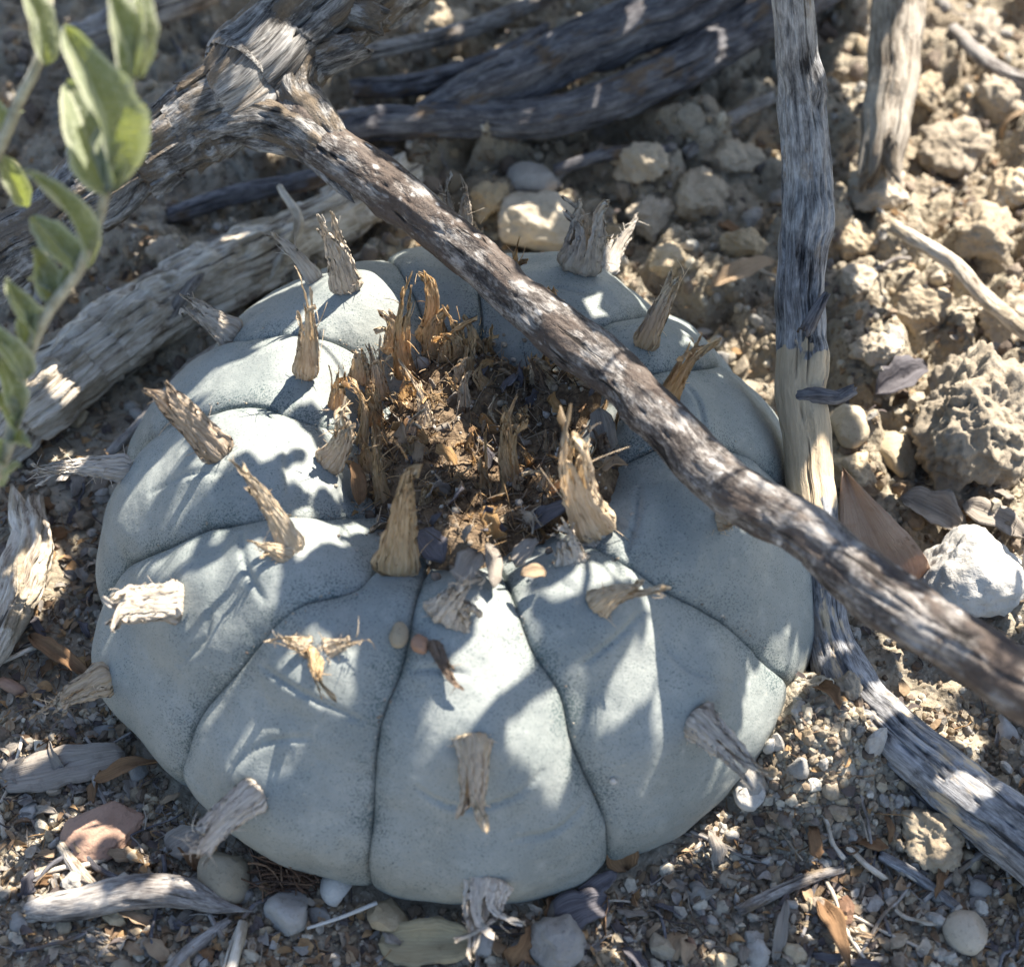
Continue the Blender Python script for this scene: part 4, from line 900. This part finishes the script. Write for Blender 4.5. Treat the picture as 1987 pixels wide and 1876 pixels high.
# ------------------------------------------------------------------ countable pebbles, crumbs, leaf bits and twiglets
PEB = {}
rockm = [rock_mesh(100 + k, .4, 9, 2, .8) for k in range(10)]
def pmesh(k, kind):
    if (k, kind) not in PEB: PEB[(k, kind)] = mesh('pebble', rockm[k][0], rockm[k][1], ST[kind], smooth=(k % 3 != 0))
    return PEB[(k, kind)]
def zone(p):
    if p[1] < -3.2 or (p[1] < -1 and abs(p[0]) < 4): return 'F'
    if p[0] < -3.5 and p[1] < 4: return 'L'
    if p[0] > 4.2 and p[1] < 4.5: return 'R'
    return 'B'
ZT = dict(F='on the gravel in front of the cactus', L='on the soil left of the cactus', R='on the soil right of the cactus', B='on the shaded soil beyond the cactus')
KT = dict(grey='small grey pebble', tan='small tan pebble', white='small whitish pebble', rust='small rust brown pebble', soil='rough tan soil crumb', dark='small dark pebble')
rp = np.random.default_rng(21)
LAND = [('the rust flat stone', 204, 1612), ('the tan faceted pebble', 436, 1708), ('the round cream pebble', 655, 1727), ('the grey wedge pebble', 560, 1775), ('the knobbly grey stone', 1080, 1836), ('the round whitish pebble', 1453, 1547),
        ('the oval olive pebble', 1874, 1815), ('the whitish rock', 1868, 1150), ('the big tan clod', 1885, 865), ('the lit clod by the bent stick', 1800, 1632), ('the broad tan rock', 1045, 452), ('the splintered wood chunk', 40, 1090), ('the long bark chip', 125, 1500),
        ('the tapering grey stick', 250, 1760), ('the yellowish leaf', 820, 1840), ('the charcoal flakes', 1130, 1765), ('the straight grey twig', 1530, 1730), ('the snapped stick end', 1712, 300), ('the thin pale stick', 1860, 520), ('the curved brown leaf', 1615, 1815),
        ('the soil mound', 1590, 1440), ('the left rib tuft', 90, 1390), ('the thin propped twig', 300, 795), ('the pale fallen stick', 250, 640), ('the long dark branch', 1050, 240), ('the bend of the grey stick', 1680, 1390), ('the standing brown leaf', 1215, 1690)]
LANDP = [(nm, gpt(a, b)) for nm, a, b in LAND]
def spot(p):
    nm, q = min(LANDP, key=lambda t: np.linalg.norm(t[1][:2] - p[:2])); return 'near ' + nm if np.linalg.norm(q[:2] - p[:2]) < 2.2 else ZT[zone(p)]
placed = []; taken = [to_px(ORG[o])[0] for o in list(ORG) if o.get('category') in ('pebble', 'stone', 'rock')]
tries = 0
def ground_spot(px, py, body=True):
    if body and hit(bvh_body, px, py) is not None: return None
    p = on_ground(px, py)
    return p if np.hypot(p[0], p[1] / ASP) > 5.05 else None
while len(placed) < 290 and tries < 6000:
    tries += 1
    px, py = rp.uniform(-30, 2020), rp.uniform(0, 1890)
    if rp.random() < .5: py = rp.uniform(1400, 1890)
    p = ground_spot(px, py)
    if p is None: continue
    z = zone(p)
    size = float(np.clip(rp.lognormal(math.log(.10 if z == 'F' else .11), .45), .05, .30))
    if any(np.hypot(p[0] - q[0], p[1] - q[1]) < (size + q[3]) * .9 for q in placed): continue
    placed.append((*p, size)); kind = rp.choice(['grey', 'tan', 'white', 'rust', 'soil', 'dark'], p=[.36, .2, .18, .06, .15, .05] if z in 'FL' else [.15, .2, .08, .02, .5, .05])
    o = bpy.data.objects.new('pebble', pmesh(int(rp.integers(10)), kind)); COL.objects.link(o); ORG[o] = p
    o.location = ((p + np.array([0, 0, size * .25])) * S).tolist(); o.rotation_euler = rp.uniform(0, 6.28, 3).tolist(); sc = size * np.array([rp.uniform(.8, 1.3), rp.uniform(.7, 1.1), rp.uniform(.6, 1.)]); o.scale = sc.tolist()
    big_ = 'tiny ' if size < .07 else 'larger ' if size > .13 else ''
    kt = KT[kind].replace('small ', big_ or 'small ') if 'small' in KT[kind] else big_ + KT[kind]
    tag(o, kt + ' ' + spot(p), 'crumb' if kind == 'soil' else 'pebble', kt + 's ' + spot(p))
LM = [('tan', L_tan), ('brown', L_brown), ('grey', L_grey), ('charcoal', L_purple)]
n = 0; tries = 0
while n < 130 and tries < 3000:
    tries += 1
    px, py = rp.uniform(-30, 2020), rp.uniform(0, 1900)
    if rp.random() < .5: px, py = (rp.uniform(-20, 420), rp.uniform(900, 1880)) if rp.random() < .55 else (rp.uniform(300, 1990), rp.uniform(1560, 1890))
    p = ground_spot(px, py)
    if p is None: continue
    n += 1; z = zone(p); a = rp.uniform(0, 6.28); ln = rp.uniform(.16, .5); d = np.array([math.cos(a), math.sin(a), rp.uniform(-.1, .35)])
    q = p + d * ln; q[2] = max(gz(q[0], q[1]), p[2] - .1) + rp.uniform(.02, .22)
    nm, mt = LM[rp.choice(4, p=[.3, .3, .28, .12])]
    V, F, G = blade(p + (0, 0, .05), q, ln * rp.uniform(.25, .7), norm([rp.normal() * .5, rp.normal() * .5, 1]), fold=rp.uniform(0, .8), curl=rp.uniform(-.05, .25), twist=rp.uniform(-1, 1), seed=200 + n, nu=11, nv=6, rag=rp.uniform(.25, .7), shape=(rp.uniform(.5, 1.1), rp.uniform(.15, .7)))
    mk('leaf_fragment', V, F, mt, attrs={'grain': ('FLOAT_VECTOR', G)}, label=f'{"short" if ln < .33 else "long"} {nm} dry leaf fragment {spot(p)}', cat='leaf fragment', group=f'{"short" if ln < .33 else "long"} {nm} leaf fragments {spot(p)}')
n = 0; tries = 0
while n < 70 and tries < 3000:
    tries += 1
    px, py = rp.uniform(-30, 2020), rp.uniform(0, 1900)
    if rp.random() < .5: px, py = (rp.uniform(-20, 420), rp.uniform(900, 1880)) if rp.random() < .5 else (rp.uniform(300, 1990), rp.uniform(1600, 1890))
    p = ground_spot(px, py)
    if p is None: continue
    a = rp.uniform(0, 6.28); ln = rp.uniform(.4, 1.3); Q = []
    for u in np.linspace(-.5, .5, 5):
        x, y = p[0] + math.cos(a) * ln * u, p[1] + math.sin(a) * ln * u; Q.append((x, y, gz(x, y)))
    Q = np.array(Q)
    if np.hypot(Q[:, 0], Q[:, 1]).min() < 5: continue
    n += 1; z = zone(p); Q[:, 2] = Q[:, 2].mean() + .6 * (Q[:, 2] - Q[:, 2].mean()) + rp.uniform(.03, .14); Q += rp.normal(size=Q.shape) * .025
    r = rp.uniform(.012, .04); k = int(rp.integers(3)); mt, nm = [(W_grey, 'grey'), (W_pale, 'pale'), (W_dark, 'dark')][k]
    V, F, G = wood(Q, np.full(5, r), seed=300 + n, step=.06, m=8, lump=.2, ridge=.1, crack=0, jag=1.5)
    mk('twig_bit', V, F, mt, attrs={'grain': ('FLOAT_VECTOR', G)}, label=f'{"short" if ln < .8 else "long"} thin {nm} bit of twig {spot(p)}', cat='twig', group=f'{"short" if ln < .8 else "long"} {nm} bits of twig {spot(p)}')

# ------------------------------------------------------------------ grit and fine litter nobody could count
SC = np.array([(.31, .26, .195), (.39, .34, .265), (.26, .21, .155), (.35, .325, .29), (.48, .45, .39), (.22, .175, .135), (.16, .125, .10)])
small = [rock_mesh(400 + k, .55, 9, 1, .85) for k in range(8)]
sp = Soup(); n = 0; rg = np.random.default_rng(77)
while n < 9500:
    px, py = rg.uniform(-60, 2050), rg.uniform(-20, 1900)
    if rg.random() < .5: py = rg.uniform(1380, 1900)
    p = ground_spot(px, py, False)
    if p is None: continue
    n += 1; s_ = float(np.clip(rg.lognormal(math.log(.035), .5), .015, .11)) * (1.25 if zone(p) in 'BR' else 1); V, F = small[n % 8]
    R_ = np.array(Euler(rg.uniform(0, 6.28, 3).tolist()).to_matrix()); sp.add((V * s_ * rg.uniform(.7, 1.25, 3)) @ R_.T + p + (0, 0, s_ * .3), F, SC[rg.integers(7)] * (1.0, .95, .86) * rg.uniform(.75, 1.15))
for k in range(900):                                       # soil grains hugging the foot of the cactus
    a = rg.uniform(3.0, 6.5); r = rg.uniform(4.95, 5.45); x, y = r * math.cos(a), r * math.sin(a) * ASP; s_ = float(np.clip(rg.lognormal(math.log(.04), .5), .015, .12)); V, F = small[k % 8]
    R_ = np.array(Euler(rg.uniform(0, 6.28, 3).tolist()).to_matrix()); sp.add((V * s_ * rg.uniform(.7, 1.25, 3)) @ R_.T + (x, y, gz(x, y) + s_ * .4), F, SC[rg.integers(7)] * (1.0, .95, .86) * rg.uniform(.7, 1.1))
cl = []
for k in range(6):
    V, F = rock_mesh(500 + k, .45, 5, 2, .85); cl.append((V * (1 + .3 * (.3 - np.abs(fbm(V[:, 0] * 4, V[:, 1] * 4, V[:, 2] * 4, 3, 600 + k))))[:, None], F))
n = 0
while n < 1300:
    px, py = rg.uniform(-60, 2050), rg.uniform(-20, 1250)
    fr_ = rg.random() < .3
    if fr_: px, py = rg.uniform(1330, 2000), rg.uniform(1350, 1880)
    p = ground_spot(px, py, False)
    if p is None: continue
    n += 1; s_ = float(np.clip(rg.lognormal(math.log(.05 if fr_ else .085), .45), .03, .13 if fr_ else .26)); V, F = cl[n % 6]
    R_ = np.array(Euler(rg.uniform(0, 6.28, 3).tolist()).to_matrix()); sp.add((V * s_ * rg.uniform(.7, 1.25, 3)) @ R_.T + p + (0, 0, s_ * .3), F, SC[rg.integers(7)] * rg.uniform(.75, 1.1))
sp.build('grit', m_vcol('grit_grains', .95), kind='stuff', label='loose tan and grey grit over the soil', smooth=False)
sp = Soup(); n = 0
LC = np.array([(.30, .21, .13), (.20, .13, .08), (.26, .235, .21), (.40, .34, .27), (.11, .09, .085), (.35, .22, .11)])
while n < 4400:
    px, py = rg.uniform(-60, 2050), rg.uniform(-20, 1900)
    if rg.random() < .5: px, py = (rg.uniform(-40, 460), rg.uniform(850, 1890)) if rg.random() < .5 else (rg.uniform(200, 2020), rg.uniform(1560, 1900))
    p = ground_spot(px, py, False)
    if p is None: continue
    n += 1; a = rg.uniform(0, 6.28); ln = rg.uniform(.06, .24); d = norm([math.cos(a), math.sin(a), rg.uniform(-.2, .5)])
    if n % 3 == 0:
        v, f = tube(np.array([p + (0, 0, .03) + d * ln * 2.2 * u + np.array([0, 0, -.25 * ln]) * u * u + rg.normal(size=3) * .01 for u in np.linspace(0, 1, 5)]), rg.uniform(.005, .012), 3); sp.add(v, f, LC[rg.integers(6)])
    else:
        V, F, G = blade(p + (0, 0, .03), p + (0, 0, .05) + d * ln, ln * rg.uniform(.2, .8), norm([rg.normal() * .6, rg.normal() * .6, 1]), fold=rg.uniform(0, .8), curl=rg.uniform(0, .25), seed=n, nu=5, nv=3, rag=.3, thick=0, shape=(.8, .5)); sp.add(V, F, LC[rg.integers(6)] * rg.uniform(.8, 1.2))
sp.build('fine_leaf_litter', m_vcol('fine_litter', .9, .15), kind='stuff', label='fine scraps of leaf and fibre over the soil')
sp = Soup(); n = 0                                         # grit lodged in the crown and along the groove heads
while n < 420:
    px, py = rg.uniform(640, 1240), rg.uniform(640, 1320)
    p, nn, _ = on_body(px, py); r = math.hypot(p[0] - CCX, p[1] - CCY) + .1; h = bvh_crown.ray_cast(Vector((p[0], p[1], 9)), Vector((0, 0, -1)))
    if r > 2.1 + .35 * rg.random() or (r > 1.9 and rg.random() < .6): continue
    if h[0] is not None and h[0][2] > p[2]: p = np.array(h[0])
    n += 1; s_ = float(np.clip(rg.lognormal(math.log(.026), .5), .01, .075)); V, F = small[n % 8]; sp.add(V * s_ + p + (0, 0, s_ * .4), F, SC[rg.integers(7)] * rg.uniform(.9, 1.25))
for g in GROOVES[:4] + GROOVES[8:]:                       # and along the grooves
    q = spline([(x, y, 0) for x, y in g], 60)[:, :2]
    for k in range(34):
        u = rg.random() ** 1.8; c = q[int(u * 59)] + rg.normal(size=2) * 5; h = hit(bvh_body, *c)
        if h is None: continue
        s_ = float(np.clip(rg.lognormal(math.log(.014), .4), .008, .035)); V, F = small[k % 8]; sp.add(V * s_ + h[0] + h[1] * s_ * .3, F, SC[rg.integers(7)] * rg.uniform(.9, 1.3))
sp.build('crown_grit', bpy.data.materials['grit_grains'], kind='stuff', label='sandy grit caught in the woolly crown and grooves')

# ------------------------------------------------------------------ leafy shoots in view, then an unseen shrub placed to dapple the light
M_leaf = m_leaf()
t_ = NT('felted_stem'); n_ = t_.noise(t_.obj(), 900, 4, .6); M_stem = t_.surf(t_.ramp(n_, [(.3, (.22, .20, .13)), (.7, (.42, .40, .30))]), .8, t_.bump(n_, .6, .0005), .2, sheen=.3)
def stemtube(spec, name, parent):
    P = spline([(*at_depth(a, b, c), w * .5 * c / KP) for a, b, c, w in spec], 60); R = P[:, 3] * (1 + .12 * vnoise(np.arange(60) * .35, 0, 0, 3))
    v, f = tube(P[:, :3], R, 12); return mk(name, v, f, M_stem, parent)
sb = at_depth(-160, 1150, 15.6); sb = np.array([sb[0], sb[1], gz(sb[0], sb[1])])
shoot = thing('leafy_shoot', sb, 'leafy shrub shoot with felted grey green folded leaves beside the bark limb', 'shrub')
stemtube([(-260, 1500, 17.5, 24), (-90, 1130, 16.2, 24), (10, 880, 15.5, 24), (45, 720, 15.2, 24), (90, 610, 15.0, 23), (150, 530, 14.8, 22), (190, 430, 14.6, 20), (212, 350, 14.4, 19), (236, 240, 14.2, 18), (258, 150, 14.0, 17), (272, 20, 13.9, 14), (280, -120, 13.8, 12)], 'stem', shoot)
stemtube([(-60, 420, 15.2, 22), (0, 285, 15.0, 22), (40, 190, 14.9, 21), (72, 125, 14.8, 19), (95, 20, 14.7, 16), (100, -90, 14.7, 14)], 'stem', shoot)
LEAVES = [ # base x,y, tip x,y, width, depth base, depth tip, normal (right, up, towards camera), fold, curl, twist
 (88, 128, 38, -60, 84, 14.8, 14.5, (.5, .2, .8), .5, .04, .1),
 (258, 158, 305, -20, 96, 14.0, 14.3, (-.5, .1, .85), .45, .05, .1),
 (254, 162, 205, -40, 100, 14.0, 13.7, (.5, .1, .8), .5, .04, -.2),
 (262, 150, 262, -70, 70, 14.0, 13.5, (.9, .0, .4), .5, .0, 0),
 (214, 372, 128, 48, 150, 14.4, 13.8, (.75, .15, .62), .55, .10, .5),
 (210, 380, 128, 160, 130, 14.4, 14.6, (.35, .0, .95), .35, -.04, .0),
 (216, 366, 252, 190, 74, 14.4, 14.7, (-.6, .1, .8), .6, .03, 0),
 (172, 522, 40, 330, 86, 14.8, 14.1, (.55, .45, .7), .65, .10, .55),
 (160, 530, 62, 420, 86, 14.8, 14.9, (.4, .1, .9), .4, .0, 0),
 (165, 520, 176, 470, 40, 14.8, 14.9, (-.6, 0, .8), .5, 0, 0),
 (130, 570, 190, 470, 60, 14.9, 15.0, (-.6, .1, .75), .55, 0, 0),
 (100, 590, 62, 480, 74, 15., 15.1, (.5, .1, .8), .5, 0, 0),
 (70, 660, 10, 540, 78, 15.1, 14.8, (.6, .3, .75), .6, .06, .3),
 (60, 680, 62, 580, 66, 15.1, 15.0, (-.2, .1, .95), .5, .0, 0),
 (44, 740, -30, 620, 84, 15.2, 14.9, (.5, .3, .8), .6, .06, .2),
 (36, 800, -10, 690, 70, 15.3, 15.0, (.4, .2, .85), .5, .05, 0),
 (26, 850, 54, 790, 54, 15.4, 15.3, (-.5, .1, .85), .4, .0, 0),
 (20, 860, 58, 860, 54, 15.4, 15.2, (-.2, .8, .5), .5, .0, 0),
 (5, 940, 40, 900, 50, 15.5, 15.3, (-.3, .6, .6), .4, .0, 0),
 (0, 300, 48, 400, 62, 15.0, 15.6, (.3, .1, .9), .4, .0, 0),
 (10, 250, -60, 170, 60, 15.0, 14.8, (.3, .3, .8), .4, .0, 0),
 (5, 275, 44, 215, 36, 15.0, 15.2, (-.3, .1, .9), .4, .0, 0),
 (30, 830, -20, 760, 70, 15.4, 15.1, (.5, .3, .8), .5, .04, .2),
 (120, 575, 60, 545, 70, 15., 15.2, (.4, .5, .7), .5, .03, .1),
 (228, 300, 262, 250, 60, 14.3, 14.6, (-.5, .2, .8), .5, .0, .1),
 (10, 900, -40, 860, 70, 15.5, 15.3, (.3, .5, .7), .5, .0, .1),
]
leafpts = []
for i, (bx, by, tx, ty, w, d0, d1, nn, fo, cu, tw) in enumerate(LEAVES):
    b, t = at_depth(bx, by, d0), at_depth(tx, ty, d1); n = RT * nn[0] + UP * nn[1] - FW * nn[2]
    V, F, G = blade(b, t, w * d0 / KP, n, fold=fo + .25, curl=cu + .05, twist=tw + .5 * math.sin(i * 3.3), seed=i, nu=26, nv=15, shape=(.75 + .12 * math.sin(i * 2.1), .62), rag=.10, thick=0)
    wv = .035 * fbm(V[:, 0] * 2.2, V[:, 1] * 2.2, V[:, 2] * 2.2 + i, 3, 40 + i); V = V + wv[:, None] * norm(n) * 1.6
    leafpts += list(V[::5]) if i < 8 or i in (12, 14) else []
    mk('leaf', V, F, M_leaf, shoot, attrs={'grain': ('FLOAT_VECTOR', G)})

def inside(poly, q):
    x, y = q[:, 0], q[:, 1]; r = np.zeros(len(q), bool); n = len(poly)
    for i in range(n):
        (x0, y0), (x1, y1) = poly[i], poly[(i + 1) % n]
        c = ((y0 > y) != (y1 > y)) & (x < (x1 - x0) * (y - y0) / (y1 - y0 + 1e-9) + x0); r ^= c
    return r
# where sunlight reaches the ground and the plant in the photograph
LIT = [[(600, 570), (690, 505), (790, 530), (795, 590), (730, 670), (640, 640)], [(400, 740), (540, 660), (690, 665), (690, 705), (560, 725), (440, 790)],
       [(400, 810), (480, 787), (570, 815), (600, 850), (520, 880), (450, 860)], [(240, 980), (330, 870), (350, 890), (270, 990)], [(540, 1010), (590, 990), (670, 1040), (600, 1050)],
       [(330, 1150), (470, 1060), (560, 1045), (545, 1080), (400, 1150)], [(300, 1090), (420, 1028), (440, 1040), (330, 1100)], [(360, 1300), (520, 1165), (535, 1185), (400, 1310)],
       [(930, 1230), (1005, 1192), (1030, 1275), (920, 1400), (850, 1430), (830, 1370)], [(985, 1420), (1095, 1335), (1108, 1480), (1085, 1535)], [(1165, 1370), (1275, 1240), (1285, 1300), (1195, 1400)],
       [(1435, 1390), (1500, 1255), (1555, 1330), (1480, 1430)], [(1398, 690), (1425, 660), (1492, 745), (1485, 770)], [(1050, 1150), (1180, 1095), (1240, 1105), (1130, 1140)],
       [(470, 1500), (560, 1440), (580, 1460)], [(760, 620), (840, 560), (880, 640), (860, 700), (780, 740)], [(860, 840), (940, 850), (950, 920), (880, 920)], [(1060, 880), (1150, 820), (1150, 900), (1080, 960)], [(690, 690), (740, 660), (780, 800), (730, 860)], [(760, 770), (820, 760), (850, 860), (790, 850)], [(880, 1010), (960, 990), (950, 1070), (890, 1060)], [(1090, 1020), (1150, 1000), (1130, 1080), (1080, 1090)], [(940, 1100), (1010, 1110), (1000, 1180), (930, 1180)], [(620, 740), (660, 700), (670, 860), (640, 860)],
       [(90, 690), (330, 555), (350, 620), (110, 780)], [(200, 780), (270, 770), (250, 860), (190, 880)], [(60, 1080), (130, 1060), (110, 1150), (40, 1180)], [(60, 1690), (170, 1690), (180, 1740), (80, 1750)], [(215, 1770), (300, 1740), (290, 1780)],
       [(1480, 1480), (1560, 1400), (1640, 1500), (1560, 1560)], [(1640, 830), (1700, 790), (1700, 930), (1640, 960)], [(1770, 780), (1900, 720), (1985, 800), (1985, 900), (1900, 760)], [(1790, 1110), (1930, 1080), (1950, 1180), (1830, 1190)],
       [(1640, 430), (1980, 420), (1980, 700), (1860, 610), (1680, 560)], [(1780, 120), (1980, 30), (1980, 380), (1800, 330)], [(1660, 120), (1790, 110), (1780, 200), (1660, 200)], [(1760, 1590), (1850, 1590), (1840, 1660)], [(1640, 1380), (1800, 1330), (1900, 1450), (1760, 1420)],
       [(1340, 1580), (1420, 1560), (1400, 1680), (1330, 1650)], [(1540, 1730), (1620, 1730), (1680, 1850), (1600, 1850)], [(970, 430), (1060, 420), (1060, 460), (980, 470)], [(820, 100), (860, 60), (900, 150), (840, 170)], [(1190, 520), (1270, 540), (1360, 590), (1340, 610), (1240, 565)]]
# the limb and its side branch catch the sun as well
LIT += [[(120, 380), (400, 150), (560, 60), (600, 170), (420, 260), (250, 400)], [(520, 150), (640, 230), (860, 410), (1000, 530), (1200, 690), (1380, 860), (1560, 1000), (1750, 1150), (1990, 1300), (1990, 1360), (1740, 1215), (1560, 1070), (1370, 940), (1190, 760), (990, 600), (850, 480), (620, 320)]]
def woodbvh():
    V, F, n = [], [], 0
    extra = [o for o in bpy.data.objects if o.parent is None and o.type == 'MESH' and o.name.split('.')[0] in ('fallen_log', 'snapped_stick', 'rock', 'soil_clod', 'broken_wood_chunk', 'short_stick', 'flat_stone')]
    for o in [c for c in fork.children if 'plate' not in c.name] + list(post.children)[:1] + extra:
        me = o.data; v = np.empty(len(me.vertices) * 3); me.vertices.foreach_get('co', v); v = v.reshape(-1, 3) / S + ORG[o]
        V.append(v); F += [[i + n for i in p.vertices] for p in me.polygons]; n += len(v)
    return BVHTree.FromPolygons([Vector(q) for q in np.vstack(V).tolist()], F)
bvh_wood = woodbvh()
def first_hit(a, b):
    h = hit(bvh_wood, a, b) or hit(bvh_crown, a, b) or hit(bvh_body, a, b)
    return h[0] if h else on_ground(a, b)
qx, qy = np.meshgrid(np.arange(-160, 2160, 12.), np.arange(-120, 1960, 12.)); QP = np.stack([qx.ravel(), qy.ravel()], -1)
lit = np.zeros(len(QP), bool)
for pl in LIT: lit |= inside(pl, QP)
open_ = inside([(1620, -130), (2200, -130), (2200, 1250), (1800, 1250), (1640, 780)], QP) & ~lit
PT = np.array([first_hit(a, b) for a, b in QP])
sv = Vector(SUND.tolist())
shaded = np.array([bvh_wood.ray_cast(Vector((p + SUND * .25).tolist()), sv)[0] is not None for p in PT])
e1 = norm(np.cross(SUND, [0, 0, 1])); e2 = np.cross(SUND, e1)
UV = np.stack([PT @ e1, PT @ e2], -1); WS = PT @ SUND
rs = np.random.default_rng(8)
need = ~lit & ~open_ & ~shaded
litUV = np.vstack([UV[lit & ~shaded], np.array([(p @ e1, p @ e2) for p in leafpts]), np.array([(p @ e1, p @ e2) for i in (14, 16, 17, 25, 26, 27, 28, 29, 31) for p in TPTS[i]])]); todo = np.where(need)[0]; covered = np.zeros(len(QP), bool)
shade_leaves = []  # unseen leaves, set between sun and scene to cast the wanted shade
rs.shuffle(todo)
for i in todo:
    if covered[i] or len(shade_leaves) > 1500: continue
    for att in range(30):
        a, b_ = rs.uniform(.7, .95), rs.uniform(.38, .52)
        if att > 4: a, b_ = a * .65, b_ * .65
        if att > 10: a, b_ = a * .55, b_ * .55
        if att > 17: a, b_ = a * .6, b_ * .7
        if att > 24: a, b_ = a * .7, b_ * .6
        ph = rs.uniform(0, np.pi); c = UV[i] + rs.normal(size=2) * .15
        def inell(q, g=0.):
            d = q - c; x = d[:, 0] * np.cos(ph) + d[:, 1] * np.sin(ph); y = -d[:, 0] * np.sin(ph) + d[:, 1] * np.cos(ph)
            return (x / (a + g)) ** 2 + (y / (b_ + g)) ** 2 < 1
        if inell(litUV, .05).any(): continue
        ok = None
        for dist in np.sort(rs.uniform(10, 24, 8)):
            ctr = c[0] * e1 + c[1] * e2 + SUND * (WS[i] + dist)
            px = to_px(ctr)[0]; dp = depth(ctr)
            if ctr[2] > 2.5 and (dp < 1 or px[1] < -260 or px[0] > 2300 or px[0] < -300): ok = ctr; break
        if ok is None: continue
        shade_leaves.append((ok, a, b_, ph)); covered |= inell(UV) ; break
#print('leaves placed', len(canopy), 'covered', covered[need].mean())
top = thing('unseen_shade_shrub', (16, 21, 0), 'unseen leafy shrub behind the plant, its leaves placed to shade it', 'shrub')
sp = Soup(); bases = []
for k, (c, a, b_, ph) in enumerate(shade_leaves):
    d = e1 * np.cos(ph) + e2 * np.sin(ph); d = norm(d + SUND * rs.uniform(-.35, .35)); nn = norm(SUND + rs.normal(size=3) * .3)
    bs, tp = c - d * a * 1.05, c + d * a * 1.05; bases.append(bs)
    V, F, G = blade(bs, tp, b_ * 2.15, nn, fold=.2, curl=.03, seed=k, nu=7, nv=5, shape=(.8, .6), thick=0); sp.add(V, F, None, G)
t_ = NT('shade_leaf'); n_ = t_.noise(t_.obj(), 300, 3); sp.build('shade_foliage', t_.surf(t_.ramp(n_, [(.3, (.10, .13, .06)), (.7, (.19, .22, .12))]), .8, None, .2, .08), top, kind='stuff')
# added stalks join the placed leaves to an unseen stem out behind the plant
B_ = np.array(bases); root = np.array([16., 21., 6.]); N_ = np.vstack([root, B_]); inn = [0]; rest = set(range(1, len(N_))); best = {j: (np.linalg.norm(N_[j] - N_[0]), 0) for j in rest}; par = {}
while rest:
    j = min(rest, key=lambda q: best[q][0]); par[j] = best[j][1]; rest.remove(j)
    dj = np.linalg.norm(N_ - N_[j], axis=1)
    for q in rest:
        if dj[q] < best[q][0]: best[q] = (dj[q], j)
cnt = {j: 1 for j in range(len(N_))}
def dep(j):
    n = 0
    while j in par: j = par[j]; n += 1
    return n
for j in sorted(par, key=dep, reverse=True): cnt[par[j]] += cnt[j]
sp = Soup()
for j, q in par.items():
    r = min(.09, .012 + .0016 * cnt[j] ** .6); a, b2 = N_[q], N_[j]
    P = np.array([a + (b2 - a) * u + np.array([0, 0, -.04 * np.linalg.norm(b2 - a)]) * math.sin(math.pi * u) for u in np.linspace(0, 1, 4)]); v, f = tube(P, r, 5); sp.add(v, f)
v, f = tube(spline([(16, 21, -.5), (16.4, 21.2, 2.5), root], 10), np.linspace(.6, .35, 10), 10); sp.add(v, f)
sp.build('shade_twigs', M_stem, top, kind='stuff')
